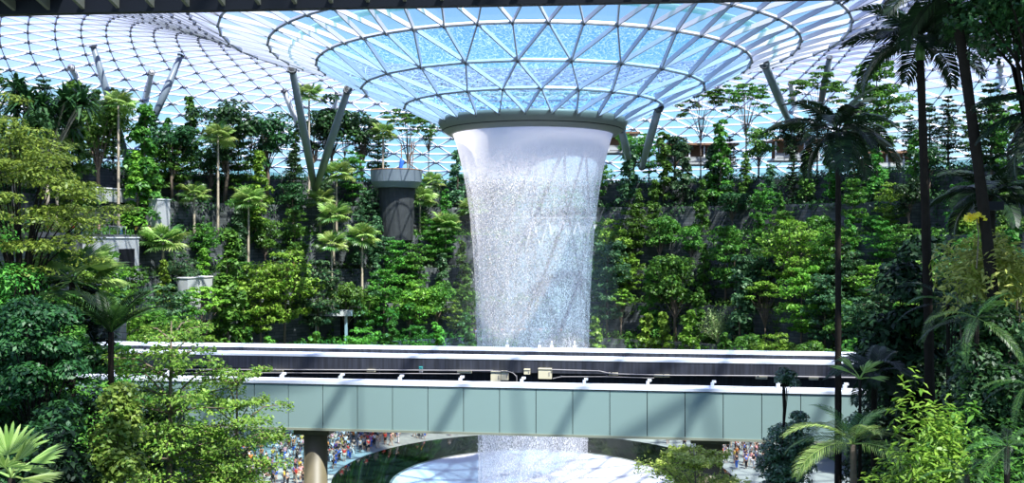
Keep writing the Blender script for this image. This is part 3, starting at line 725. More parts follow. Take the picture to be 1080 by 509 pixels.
for i, (px, py, w) in enumerate(((292, 390.5, .62), (391.5, 390.5, .4), (490, 392, .66), (647, 394, .42), (698, 396, .7), (803, 398, .5), (858, 399, .4))):
    boxthing('light_fitting', px, py, w, .11, .14, M['cream'], 'slim cream light fitting along the bridge', 'light fitting', sub='lens', group='slim light fittings along the bridge')
boxthing('sign', 444, 387.5, .17, .12, .04, M['signgreen'], 'small teal and white sign plate inside the bridge', 'sign', sub='white_strip')
boxthing('sign', 444, 391, .17, .11, .05, M['white'], 'small white plate under the teal one inside the bridge', 'sign', sub='edge')
def conduit(pts, r, label):
    root = None; w = [on_beam(px, py, 3.85) for px, py in pts]; b = w[0]
    root = empty('conduit', b, label, 'conduit'); mb = MB(); mb.tube([p-b for p in w], r, 6); pp_ = mb.obj('pipe', M['cable'], root)
    mb = MB()
    for p in w[1:-1]: mb.box(p-b+Vector((0, .06, 0)), (.05, .14, .1))
    if len(w) > 2: mb.obj('clamp', M['node'], pp_)
conduit([(150,389),(240,389.5),(290,389.5),(400,390),(520,390.5)], .03, 'upper grey conduit along the left half of the bridge trough')
conduit([(150,393),(240,393),(300,393),(400,393.5),(485,394)], .022, 'lower grey conduit along the left half of the bridge trough')
conduit([(515,390.5),(536,391.5),(541,393),(545,397),(545,402)], .022, 'short conduit bending down right of the paired junction boxes')
conduit([(582,389.5),(632,391),(645,394),(700,395.5),(800,396),(905,398)], .03, 'upper grey conduit along the right half of the bridge trough')
conduit([(583,399),(592,397),(640,397),(690,398.5)], .022, 'lower grey conduit right of the widest junction box')
mb = MB(); tr_ = bridge_root('track_rail', 'dark running rail with cable trays inside the bridge trough', 'rail')
mb.box(((xa+xb)/2, 2.2, .5), (xb-xa, .3, .5)); mb.obj('rail', M['darkmetal'], tr_)
mb = MB(); mb.box(((xa+xb)/2, 3.6, .95), (xb-xa, .3, .12)); mb.obj('cable_tray', M['ribbed'], tr_)
for px in (535, 569, 582, 606):
    b = on_beam(px, 369.5, 5.9); b.z = 19.15+2.99; r_ = empty('camera_head', b, 'small white sensor on the far bridge rail before the waterfall', 'sensor', 'small sensors on the far bridge rail', brot)
    mb = MB(); mb.box((0, 0, .08), (.16, .14, .14)); mb.obj('housing', M['white'], r_); mb = MB(); mb.tube([(0,0,.13), (0,0,.3)], .02, 5); mb.tube([(0,0,.28), (0,0,.36)], .045, 6); mb.obj('stalk', M['white'], r_)
for px, w, lb in ((333, .52, 'bronze round bridge pier standing among the crowd at left'), (748, .56, 'bronze bridge pier half hidden by the yellow-green shrub')):
    b = on_beam(px, 460, .9 if px < 500 else 1.2); b.z = -8.8; r_ = empty('bridge_pier', b, lb, 'pier', None, brot)
    mb = MB(); mb.tube([(0,0,0), (0,0,19.15+8.8-.25)], w, 24); mb.obj('shaft', M['pier'], r_, True)
    mb = MB(); mb.box((0, 1.2, 19.15+8.8-.15), (1.6, 3.6, .28)); mb.obj('cap', M['pier'], r_)

# ------------------------------------------------------------------ glass eave over the camera
e0 = P(-30, 13.8, 20.75); e1 = P(900, -8, 19.0); e0.z = e1.z = 32.42
t = empty('eave_canopy', e0, 'dark steel and glass eave overhanging the top of the view', 'canopy')
ev = e1-e0; en = Vector((ev.y, -ev.x, 0)).normalized()      # toward the camera
mb = MB(); mb.beam((0,0,.07), ev, .2, .3, (0,0,1)); mb.obj('edge_beam', M['darkmetal'], t)
up = en*9+Vector((0,0,2.6))
pm = MB(); pm.beam((0,0,.06), up, .07, .2, (0,0,1)); pme = pm.mesh('rafter', [plain('rafter_bronze', (.12, .12, .09), .6)])
n = 24
for i in range(n): mkobj('rafter', pme, t, ev*((i+.35)/n))
mb = MB(); mb.add([(0,0,.2), ev+Vector((0,0,.2)), ev+up+Vector((0,0,.2)), up+Vector((0,0,.2))], [(0,1,2,3)]); mb.obj('glazing', M['glass'], t)
mb = MB(); q = ev*.115; mb.add([(0,0,.19), q+Vector((0,0,.19)), q+up+Vector((0,0,.19)), up+Vector((0,0,.19)),(0,0,.17), q+Vector((0,0,.17)), q+up+Vector((0,0,.17)), up+Vector((0,0,.17))], [(0,1,2,3),(7,6,5,4),(0,4,5,1)]); mb.obj('solid_soffit', M['darkmetal'], t)

# ------------------------------------------------------------------ hillside planting
def bed(name, r0, r1, z, a0, a1, per_m2, hmax, ls, leaf, label, seed):
    rg = np.random.default_rng(seed); area = (r1*r1-r0*r0)/2*(a1-a0); n = int(area*per_m2)
    a = a0+(a1-a0)*rg.random(n); r = np.sqrt(r0*r0+(r1*r1-r0*r0)*rg.random(n))
    hh = hmax*(.45+.55*np.sin(a*r*.9+seed)*np.sin(a*r*.37+seed*2))*.9+.3
    # part of the planting climbs down the wall face in patches
    nc = int(n*.45); ac = a0+(a1-a0)*rg.random(nc); zc = z-5.4*rg.random(nc)**1.3
    keep = (np.sin(ac*31+zc*.5+seed)+np.sin(ac*73+seed*3+zc*.9)) > .15; ac = ac[keep]; zc = zc[keep]; rc = r0+.45-.35*rg.random(len(ac))
    # soft mounds that spill over the wall edge
    z_ = z+hh*rg.random(n)**.5-np.where(r < r0+.9, (r0+.9-r)*1.6*rg.random(n), 0)
    C = np.stack([r*np.cos(a), r*np.sin(a), z_], 1); N = unit(rg.normal(size=(n, 3))*.5+[0, 0, 1]-np.stack([np.cos(a), np.sin(a), 0*a], 1)*.4)
    Cc = np.stack([rc*np.cos(ac), rc*np.sin(ac), zc], 1); C = np.concatenate([C, Cc]); N = np.concatenate([N, unit(rg.normal(size=(len(ac), 3))*.4-np.stack([np.cos(ac), np.sin(ac), 0*ac-.6], 1))]); n = len(C)
    D = unit(rg.normal(size=(n, 3))+[0, 0, -.4]); s = ls*(.6+.9*rg.random(n))
    o = mkobj(name, quads_mesh(name, leaves(C, D, N, s, s*.5), M[leaf])); tag(o, label, 'ground cover', kind='stuff')
for i, (r, z) in enumerate(LV):
    r1 = LV[i+1][0] if i < 6 else 76
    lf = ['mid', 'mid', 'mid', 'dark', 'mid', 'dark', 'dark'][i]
    if i == 1:
        bed('ground_cover', r-.6, r1, z, A0, rad(76), 9, 1.6, .5, lf, 'low planting on the second terrace right of the crowd', 11)
        bed('ground_cover', r-.6, r1, z, rad(101), A1, 9, 1.6, .5, lf, 'low planting on the second terrace left of the crowd', 12)
    elif i == 4:
        bed('ground_cover', r-.6, r1, z, A0, rad(163), 9, 1.5, .5, lf, 'low planting on the fifth terrace', 13)
        bed('ground_cover', r+1.9, r1, z, rad(163), A1, 9, 1.9, .5, lf, 'low planting behind the left walkway', 14)
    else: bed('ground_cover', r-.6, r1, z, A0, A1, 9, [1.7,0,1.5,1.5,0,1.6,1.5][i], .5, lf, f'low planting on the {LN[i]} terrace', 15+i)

PR = {}
def protos(key, fn, n): PR[key] = [fn(s) for s in range(n)]
protos('layer_lime', lambda s: mk_layered(100+s, 10, 3.6, 'lime', .42, 8, .25, nper=50), 3)
protos('layer_mid', lambda s: mk_layered(110+s, 11, 3.2, 'mid', .46, 10, .2, nper=46), 4)
protos('layer_pale', lambda s: mk_layered(120+s, 10, 3.0, 'blue', .44, 9, .2, nper=44), 2)
protos('col_mid', lambda s: mk_column(130+s, 11, 1.7, 'mid', .50, 30), 4)
protos('col_lime', lambda s: mk_column(140+s, 10, 1.6, 'lime', .46, 28), 2)
protos('col_blue', lambda s: mk_column(150+s, 11, 2.0, 'blue', .55, 30), 2)
protos('round_dark', lambda s: mk_round(160+s, 13, 3.6, 'dark', .50, 20, .32), 4)
protos('round_mid', lambda s: mk_round(170+s, 11, 3.2, 'mid', .46, 18, .28), 3)
protos('umb', lambda s: mk_umbrella(180+s, 14, 3.4, 'mid', .40, 18, .5, 170, 'bark', .008), 3)
protos('umb_lime', lambda s: mk_umbrella(190+s, 11, 3.2, 'lime', .40, 18, .35, 170, 'bark', .009), 2)
protos('conifer', lambda s: mk_layered(200+s, 14, 2.2, 'dark', .40, 16, .1, nper=34, top=.1), 2)
protos('pand', lambda s: mk_pandanus(210+s, 11, 3.6), 2)
protos('shrub', lambda s: mk_shrub(220+s, 3.0, 2.0, ['mid', 'lime', 'blue'][s % 3], .42), 3)
protos('feather', lambda s: mk_feathery(230+s, 6, 3.4, 'pale', .34), 2)
FAN = [fanleaf(s, 1.1, 1.35, ['palm', 'palmlight', 'palmlight'][s]) for s in range(3)]
DESC = {  # key: (name, adjective text, category, nominal height)
 'layer_lime': ('layered_tree', 'lime-green layered tree', 'tree', 10), 'layer_mid': ('layered_tree', 'mid-green layered tree', 'tree', 11),
 'layer_pale': ('layered_tree', 'bluish green layered tree', 'tree', 10), 'col_mid': ('column_tree', 'narrow clumpy green tree', 'tree', 11),
 'col_lime': ('column_tree', 'narrow bright green tree', 'tree', 10), 'col_blue': ('column_tree', 'narrow bluish green tree', 'tree', 11),
 'round_dark': ('round_tree', 'dense dark round-crowned tree', 'tree', 13), 'round_mid': ('round_tree', 'green round-crowned tree', 'tree', 11),
 'umb': ('umbrella_tree', 'thin umbrella-crowned tree', 'tree', 14), 'umb_lime': ('umbrella_tree', 'lime umbrella-crowned tree', 'tree', 11),
 'conifer': ('conifer', 'dark pointed conifer', 'tree', 14), 'pand': ('screw_pine', 'spiky screw pine', 'tree', 11),
 'shrub': ('shrub', 'leafy shrub', 'shrub', 3), 'feather': ('feathery_tree', 'pale feathery tree', 'tree', 6)}
GRP = {k: f"{v[1].split(' ',0)[0]}s on the hillside" for k, v in DESC.items()}
PLACED = []
def ground_z(x, y):
    r = math.hypot(x, y); z = 0
    for (rr_, zz_) in LV:
        if r >= rr_: z = zz_
    return z
def level_of(x, y):
    r = math.hypot(x, y); k = -1
    for i, (rr_, zz_) in enumerate(LV):
        if r >= rr_: k = i
    return k
def put(key, x, y, h=None, var=None, z=None):
    nm, ds, cat, h0 = DESC[key]; s = (h or h0)/h0; lv = level_of(x, y); z = ground_z(x, y) if z is None else z
    side = 'left' if x < 0 else 'right'
    tall = 'tall ' if s > .98 else 'short ' if s < .72 else ''
    lab = f"{tall}{ds}, {LN[max(0,lv)]} terrace {side} of waterfall"
    plant(nm, PR[key][(var if var is not None else R.randrange(len(PR[key]))) % len(PR[key])], (x, y, z), lab, cat, GRP[key], s, R.random()*6.28, ('stem', 'foliage') if key == 'shrub' else ('trunk', 'crown'))
    PLACED.append((x, y))
def fanpalm(x, y, h, s=1.0, nf=18, z=None):
    z = ground_z(x, y) if z is None else z; lv = level_of(x, y); side = 'left' if x < 0 else 'right'
    palm_at('fan_palm', (x, y, z), h, FAN, nf, f"fan palm, {LN[max(0,lv)]} terrace {side} of waterfall", 'palm', 'fan palms on the hillside', .17, 'barkpale', s, seed=int(x*7+y*3), rings=False)
    PLACED.append((x, y))
def by_px(px, ytop, lv):
    """ground position on level lv in pixel column px, and the height that reaches ytop"""
    r = LV[lv][0]+(1.7 if lv < 6 else 2.0); dx = (px-540)/F
    # x = CX+dx d, y=-110+d ; x^2+y^2=r^2 far root
    A = dx*dx+1; B = 2*(CX*dx+CY); Cc = CX*CX+CY*CY-r*r; dd = B*B-4*A*Cc
    if dd < 0: d = -B/(2*A)
    else: d = (-B+math.sqrt(dd))/(2*A)
    v = P(px, ytop, d); return v.x, v.y, v.z-LV[lv][1]
# trees picked out in the photograph: (kind, column, top row, terrace)
HERO = [('layer_mid',455,232,3),('col_mid',488,255,2),('layer_mid',447,222,4),('col_blue',466,268,2),('round_mid',432,300,1),('layer_mid',492,300,1),('col_mid',470,200,4),('pand',50,76,4),('pand',14,108,4),('col_mid',76,88,4),('round_mid',104,92,5),('col_mid',152,112,4),('col_lime',145,160,4),
 ('round_dark',182,124,5),('round_dark',236,93,5),('round_dark',281,108,5),('round_dark',350,97,6),('round_dark',383,112,6),('umb',430,112,5),('umb',452,118,6),
 ('col_lime',275,160,4),('layer_mid',372,160,5),('layer_lime',300,268,1),('layer_lime',275,285,1),('layer_pale',335,275,1),('col_mid',240,242,1),
 ('layer_mid',420,255,2),('layer_lime',440,300,1),('layer_mid',385,305,1),('layer_lime',480,318,1),('layer_mid',470,230,3),('layer_pale',410,250,3),
 ('umb',739,91,6),('umb',787,84,6),('umb',862,76,6),('layer_mid',925,70,6),('conifer',1046,86,5),('col_mid',760,128,5),('round_dark',835,118,6),
 ('col_mid',700,140,5),('col_blue',720,150,5),('round_mid',800,130,6),('round_mid',668,135,6),('conifer',905,110,6),('conifer',960,120,6),
 ('umb_lime',655,305,1),('feather',757,322,1),('round_mid',712,262,1),('col_lime',699,330,0),('col_lime',727,328,0),('layer_lime',845,285,1),('col_blue',780,270,1),
 ('layer_mid',668,215,3),('layer_lime',640,235,2),('col_mid',740,190,4),('layer_mid',765,240,2),('layer_lime',835,235,2),('layer_mid',880,240,2),('layer_pale',640,255,1),
 ('layer_mid',900,190,4),('layer_lime',940,195,4),('col_mid',850,160,5),('col_mid',690,190,4),('layer_mid',805,195,4),('conifer',1000,100,6)]
for k, px, yt, lv in HERO:
    x, y, h = by_px(px, yt, lv); put(k, x, y, h)
for px, yt, lv, s in ((125,104,4,1.25),(230,138,4,1.4),(326,95,5,1.25),(404,136,5,1.2),(355,178,4,1.5),(262,205,3,1.4),(352,222,3,1.4),(382,244,2,1.5),(443,204,4,1.5),
                      (172,248,3,1.6),(350,252,2,1.3),(470,232,3,1.4),(497,215,4,1.3),(455,188,5,1.2),(425,205,4,1.3),(338,205,4,1.3),(640,250,3,1.0),(205,200,4,1.1),(60,150,4,1.2)):
    x, y, h = by_px(px, yt, lv); fanpalm(x, y, max(1.5, h-.6*s), s)
WEI = {0: ['layer_lime','layer_mid','col_lime','col_mid','round_mid','shrub'], 1: ['layer_lime','layer_mid','layer_pale','col_mid','round_mid','umb_lime'],
       2: ['layer_mid','layer_lime','col_mid','layer_pale','col_blue','col_lime'], 3: ['col_mid','layer_mid','col_blue','layer_lime','round_mid','shrub'],
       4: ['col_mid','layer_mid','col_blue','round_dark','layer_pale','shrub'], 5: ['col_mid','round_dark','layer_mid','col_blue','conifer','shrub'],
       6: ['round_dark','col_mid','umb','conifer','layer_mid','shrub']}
HT = {0: (8, 12), 1: (8, 12), 2: (7, 10), 3: (6.5, 10), 4: (6.5, 10), 5: (7, 12), 6: (8, 13)}
for lv, (r, z) in enumerate(LV):
    rr_ = r+1.9; step = [4.2,4.2,4.6,5.4,5.4,5.0,5.2][lv]/rr_; a = rad(-4)
    while a < rad(190):
        aa = a+R.uniform(-.3, .3)*step; r2 = rr_+R.uniform(-.7, .9); x, y = r2*math.cos(aa), r2*math.sin(aa); a += step
        deg = math.degrees(aa); px = pxof((x, y))
        if 77 < deg < 101 and lv in (1, 2, 3): continue
        if lv == 2 and 75 < deg < 103: continue
        if lv in (3, 4) and 30 < px < 178: continue
        if lv == 4 and deg > 162: r2 += 1.6; x, y = r2*math.cos(aa), r2*math.sin(aa)
        if px < -30 or px > 1110: continue
        if any((x-p[0])**2+(y-p[1])**2 < 3.4 for p in PLACED): continue
        k = R.choice(WEI[lv]); h = R.uniform(*HT[lv]) if k != 'shrub' else R.uniform(2.2, 3.6)
        if lv == 6 and 505 < px < 620: h = 5
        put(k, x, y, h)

# ------------------------------------------------------------------ foreground banks (below the frame) and plants
mb = MB(); mb.add([(-60,-108,-9),(-8,-108,-9),(-6,-73.5,-9),(-60,-71,-9),(-60,-108,14.5),(-8,-108,14.5),(-6,-73.5,14),(-60,-71,14)], [(0,3,2,1),(4,5,6,7),(0,1,5,4),(1,2,6,5),(2,3,7,6),(3,0,4,7)]); o = mb.obj('floor_bank_left', M['soil']); tag(o, kind='structure')
mb = MB(); mb.add([(3,-108,-9),(55,-108,-9),(55,-75,-9),(0,-74.5,-9),(3,-108,14.5),(55,-108,14.5),(55,-75,14),(0,-74.5,14)], [(0,3,2,1),(4,5,6,7),(0,1,5,4),(1,2,6,5),(2,3,7,6),(3,0,4,7)]); o = mb.obj('floor_bank_right', M['soil']); tag(o, kind='structure')
GZ = 14.2
def near(name, px, ytop, d, proto, h0, label, cat='tree', parts=('trunk', 'crown'), wide=1.0, z=None):
    v = P(px, ytop, d); z = GZ if z is None else z; s = (v.z-z)/h0
    root = plant(name, proto, (v.x, v.y, z), label, cat, None, s, 0, parts); root.scale = (s*wide, s*wide, s); root.rotation_euler[2] = R.random()*6.28
    return root
# left mass
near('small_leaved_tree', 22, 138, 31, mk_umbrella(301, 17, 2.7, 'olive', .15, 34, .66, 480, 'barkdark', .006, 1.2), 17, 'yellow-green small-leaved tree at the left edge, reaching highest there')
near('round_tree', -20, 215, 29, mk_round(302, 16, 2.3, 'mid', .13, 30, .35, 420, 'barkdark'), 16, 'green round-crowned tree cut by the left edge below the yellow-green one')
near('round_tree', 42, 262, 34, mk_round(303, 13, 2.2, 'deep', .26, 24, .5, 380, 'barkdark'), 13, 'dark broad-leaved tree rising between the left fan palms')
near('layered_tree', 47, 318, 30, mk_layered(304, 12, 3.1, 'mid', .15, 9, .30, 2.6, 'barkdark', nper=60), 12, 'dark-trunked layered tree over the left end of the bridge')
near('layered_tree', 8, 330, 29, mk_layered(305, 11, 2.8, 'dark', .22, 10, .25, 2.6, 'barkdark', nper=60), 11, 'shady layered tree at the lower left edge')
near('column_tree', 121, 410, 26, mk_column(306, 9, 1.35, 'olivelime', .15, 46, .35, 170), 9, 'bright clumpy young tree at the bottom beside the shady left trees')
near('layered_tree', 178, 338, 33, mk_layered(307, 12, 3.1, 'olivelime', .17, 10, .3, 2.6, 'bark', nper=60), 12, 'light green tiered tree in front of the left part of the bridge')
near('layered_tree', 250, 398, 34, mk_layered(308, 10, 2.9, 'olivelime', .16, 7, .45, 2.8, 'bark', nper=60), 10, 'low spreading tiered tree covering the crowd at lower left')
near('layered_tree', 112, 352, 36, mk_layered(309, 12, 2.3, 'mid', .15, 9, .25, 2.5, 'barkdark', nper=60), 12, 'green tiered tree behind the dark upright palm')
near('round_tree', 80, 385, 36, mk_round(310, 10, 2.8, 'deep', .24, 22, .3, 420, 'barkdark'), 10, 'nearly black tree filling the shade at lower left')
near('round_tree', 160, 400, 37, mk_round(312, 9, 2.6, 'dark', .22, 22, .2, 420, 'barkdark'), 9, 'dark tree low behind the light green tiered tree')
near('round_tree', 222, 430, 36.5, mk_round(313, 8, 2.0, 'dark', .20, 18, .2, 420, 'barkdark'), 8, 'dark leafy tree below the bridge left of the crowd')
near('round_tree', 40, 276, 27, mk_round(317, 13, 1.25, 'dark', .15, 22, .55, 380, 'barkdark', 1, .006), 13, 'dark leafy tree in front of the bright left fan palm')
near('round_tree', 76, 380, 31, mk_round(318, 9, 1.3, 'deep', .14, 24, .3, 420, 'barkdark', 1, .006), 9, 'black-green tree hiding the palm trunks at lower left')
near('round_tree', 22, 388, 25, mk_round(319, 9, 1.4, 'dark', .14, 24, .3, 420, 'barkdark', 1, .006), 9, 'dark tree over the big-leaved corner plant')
near('shrub', 205, 488, 26, mk_shrub(314, 6.5, 1.6, 'yellow', .16, 7000), 6.5, 'pale yellow shrub at the bottom edge left of the crowd', 'shrub', ('stem', 'foliage'))
near('shrub', 262, 494, 26, mk_shrub(315, 6.5, 1.1, 'yellow', .15, 5000), 6.5, 'small pale yellow shrub at the bottom edge under the crowd', 'shrub', ('stem', 'foliage'))
near('shrub', 60, 452, 24, mk_shrub(316, 7, 1.4, 'deep', .2, 6000), 7, 'dark shrub behind the big leaf at the lower left corner', 'shrub', ('stem', 'foliage'))
FANN = [fanleaf(20+s, 1.0, 1.15, ['palm', 'palmlight'][s], 30, 230, .3) for s in range(2)]
v = P(76, 296, 33); palm_at('fan_palm', (v.x, v.y, GZ), v.z-GZ, FANN, 20, 'large bright fan palm in the left foreground mass', 'palm', None, .12, 'barkdark', 1.0, seed=3, el=(-.6, 1.2))
v = P(2, 312, 33); palm_at('fan_palm', (v.x, v.y, GZ), v.z-GZ, FANN, 18, 'fan palm cut by the left edge at mid height', 'palm', None, .12, 'barkdark', .8, seed=4, el=(-.6, 1.2))
UPR = [pinnate(30+s, 2.0, .7, 28, .46, .05, 'palmdark' if s else 'palm', vee=.35, hang=.35, rach=.035) for s in range(2)]
v = P(117, 350, 30.5); palm_at('palm_tree', (v.x, v.y, GZ), v.z-GZ, UPR, 17, 'dark palm with stiff upright fronds in the left foreground', 'palm', None, .11, 'barkdark', 1.05, seed=5, el=(.6, 1.3))
BIG = [fanleaf(40, .5, .95, 'palmlight', 16, 150, .2)]
v = P(12, 503, 17); palm_at('fan_palm', (v.x, v.y, GZ+.2), v.z-GZ-.2, BIG, 7, 'big glossy leaved fan plant in the lower left corner', 'palm', None, .08, 'barkdark', .85, seed=8, el=(-.1, 1.2))
# right mass
DRK = [pinnate(50+s, 2.3, .95+.3*s, 36, .74, .085, 'palmdark', vee=.25, hang=.7, rach=.03) for s in range(3)]
v = P(884, 150, 30); palm_at('palm_tree', (v.x, v.y, GZ), v.z-GZ, DRK, 17, 'dark feather palm whose crown stands before the right dome', 'palm', None, .10, 'barkdark', .95, seed=11, el=(-.35, 1.3), crownshaft=.4)
v = P(984, 62, 26); palm_at('palm_tree', (v.x, v.y, GZ), v.z-GZ, DRK, 19, 'tallest dark palm with drooping crown at the top right', 'palm', None, .13, 'barkdark', 1.0, seed=12, el=(-.2, 1.4), crownshaft=.5, lean=(-.35, 0))
v = P(1004, -14, 23); palm_at('palm_tree', (v.x+1.6, v.y, GZ), v.z-GZ, DRK, 15, 'leaning dark palm right of the tallest one', 'palm', None, .14, 'barkdark', 1.0, seed=13, el=(-.2, 1.2), lean=(-1.6, 0))
v = P(1112, 118, 22); palm_at('palm_tree', (v.x, v.y, GZ), v.z-GZ, DRK, 15, 'palm at the right edge showing only its frond tips', 'palm', None, .12, 'barkdark', .85, seed=14, el=(-.5, 1.0))
v = P(1046, 205, 27); palm_at('palm_tree', (v.x, v.y, GZ), v.z-GZ, DRK, 16, 'dark palm below the leaning trunk at right', 'palm', None, .11, 'barkdark', .8, seed=15, el=(-.2, 1.2))
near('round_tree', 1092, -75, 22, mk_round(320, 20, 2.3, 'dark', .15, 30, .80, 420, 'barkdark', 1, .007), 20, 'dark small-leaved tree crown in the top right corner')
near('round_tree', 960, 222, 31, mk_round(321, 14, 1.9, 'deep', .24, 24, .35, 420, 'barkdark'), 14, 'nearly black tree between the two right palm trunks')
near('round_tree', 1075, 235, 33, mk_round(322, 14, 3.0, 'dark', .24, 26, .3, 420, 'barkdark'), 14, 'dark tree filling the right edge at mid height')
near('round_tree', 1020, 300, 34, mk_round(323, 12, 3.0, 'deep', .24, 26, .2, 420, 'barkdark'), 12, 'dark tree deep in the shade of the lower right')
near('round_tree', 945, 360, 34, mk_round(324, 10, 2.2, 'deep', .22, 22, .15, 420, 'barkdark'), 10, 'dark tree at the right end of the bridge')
near('yellow_leaved_shrub', 1050, 185, 24, mk_shrub(325, 13, 1.35, 'yellow', .19, 2600, .3, 18, .78), 13, 'tall shrub with narrow yellow-green leaves at the right edge', 'shrub', ('stem', 'foliage'))
near('lance_leaved_shrub', 968, 372, 20, mk_shrub(326, 9.5, 1.1, 'lime', .18, 6000, .28, 30, .5), 9.5, 'bright narrow-leaved bush at the lower right', 'shrub', ('stem', 'foliage'))
near('lance_leaved_shrub', 1012, 425, 21, mk_shrub(327, 8.5, 1.2, 'mid', .24, 6000, .28, 18), 8.5, 'greener narrow-leaved bush right behind the bright one', 'shrub', ('stem', 'foliage'))
near('small_leaved_bush', 832, 417, 27, mk_round(328, 8.8, .72, 'blue2', .10, 40, .66, 170, 'barkdark', 1, .006), 8.8, 'dark small-leaved bush at the right end of the panelled beam', 'shrub')
near('small_leaved_bush', 818, 462, 28, mk_round(331, 7.8, .6, 'blue2', .10, 34, .70, 170, 'barkdark', 1, .006), 7.8, 'lower dark small-leaved bush beside the yellow-green shrub', 'shrub')
near('topiary_shrub', 827, 388, 27, mk_round(329, 9.4, .40, 'blue2', .09, 12, .915, 110, 'barkdark', 1.2, .004), 9.4, 'little round-headed shrub on a thin stem over the dark bush', 'shrub')
near('layered_tree', 738, 474, 31, mk_layered(330, 8, 2.4, 'yellow', .14, 8, .4, 4.6, 'bark', nper=60), 8, 'yellow-green spreading shrub in front of the right bridge pier')
near('shrub', 700, 498, 27, mk_shrub(332, 6.6, .6, 'lime', .15, 2500), 6.6, 'small bright shrub tip at the bottom edge right of the pool', 'shrub', ('stem', 'foliage'))
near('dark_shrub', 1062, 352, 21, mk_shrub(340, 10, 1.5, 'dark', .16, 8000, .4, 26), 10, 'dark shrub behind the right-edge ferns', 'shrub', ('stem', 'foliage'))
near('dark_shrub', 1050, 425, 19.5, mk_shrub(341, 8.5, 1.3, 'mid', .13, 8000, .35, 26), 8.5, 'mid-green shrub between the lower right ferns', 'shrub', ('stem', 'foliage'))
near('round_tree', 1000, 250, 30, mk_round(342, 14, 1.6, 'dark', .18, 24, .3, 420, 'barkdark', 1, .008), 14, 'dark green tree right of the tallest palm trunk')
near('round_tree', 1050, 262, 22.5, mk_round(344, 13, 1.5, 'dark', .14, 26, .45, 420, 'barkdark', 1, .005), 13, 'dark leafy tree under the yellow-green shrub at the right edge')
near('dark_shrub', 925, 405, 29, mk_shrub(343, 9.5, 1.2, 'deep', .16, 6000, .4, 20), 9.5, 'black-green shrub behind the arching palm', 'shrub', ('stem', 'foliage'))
ARC = [pinnate(60+s, 2.3, 1.5, 36, .62, .036, ['palmlight', 'palm'][s], vee=.1, hang=.4, rach=.022) for s in range(2)]
v = P(900, 468, 25); palm_at('arching_palm', (v.x, v.y, GZ), v.z-GZ, ARC, 15, 'arching yellow-green palm clump at the lower right before the bridge', 'palm', None, .10, 'bark', .85, seed=21, el=(.0, 1.35))
v = P(922, 395, 27); palm_at('palm_tree', (v.x, v.y, GZ), v.z-GZ, DRK, 13, 'dark palm at the end of the bridge behind the bright bush', 'palm', None, .10, 'barkdark', .62, seed=22, el=(-.2, 1.3))
FRN = [pinnate(70+s, 1.7, 1.1, 34, .24, .026, ['palm', 'palmdark'][s], vee=.1, hang=.2, rach=.015) for s in range(2)]
for px, py, d, s, nf, lb in ((1030, 335, 22, .85, 13, 'fern fronds spreading high over the lower right shade'), (1000, 320, 25, .9, 14, 'fern beside the nearly black tree at right'), (1062, 470, 17, .6, 14, 'fern at the lower right corner'),
                             (1020, 500, 18, .55, 13, 'fern on the bottom edge beside the corner fern'), (1085, 405, 19, .6, 13, 'fern cut by the right edge at lower height'), (1085, 300, 24, .7, 12, 'fern cut by the right edge below the yellow-leaved shrub')):
    v = P(px, py, d); palm_at('tree_fern', (v.x, v.y, GZ), v.z-GZ, FRN, nf, lb, 'fern', None, .06, 'barkdark', s, seed=px, el=(-.5, 1.1))
# yellow blossom cluster
v = P(1030, 231, 23); t = empty('flower_cluster', v, 'bright yellow blossoms on the right shrub', 'flowers')
rg = np.random.default_rng(9); mkobj('petals', quads_mesh('petals', blob(rg, (0,0,0), (.28,.2,.16), 70, .16, .7), M['gold']), t)
mb = MB(); mb.tube([(0,0,-1.2), (.05,0,-.4), (0,0,.1)], .015, 5); mb.obj('stalk', M['bark'], t)
v = P(907, 384, 26); t = palm_at('broad_leaved_plant', (v.x, v.y, GZ), v.z-GZ-.4, [fanleaf(80, .35, .8, 'palmlight', 8, 70, .3)], 6, 'pale broad-leaved plant at the right end of the bridge', 'plant', None, .05, 'barkdark', .8, seed=30, el=(.2, 1.3))
v = P(1046, 217, 24); t = empty('floodlight', v, 'small dark floodlight box among the right leaves', 'floodlight')
mb = MB(); mb.box((0,0,0), (.5,.25,.22)); mb.obj('housing', M['darkmetal'], t); mb = MB(); mb.tube([(0,.2,-v.z+GZ), (0,.2,0)], .03, 6); mb.obj('pole', M['darkmetal'], t)

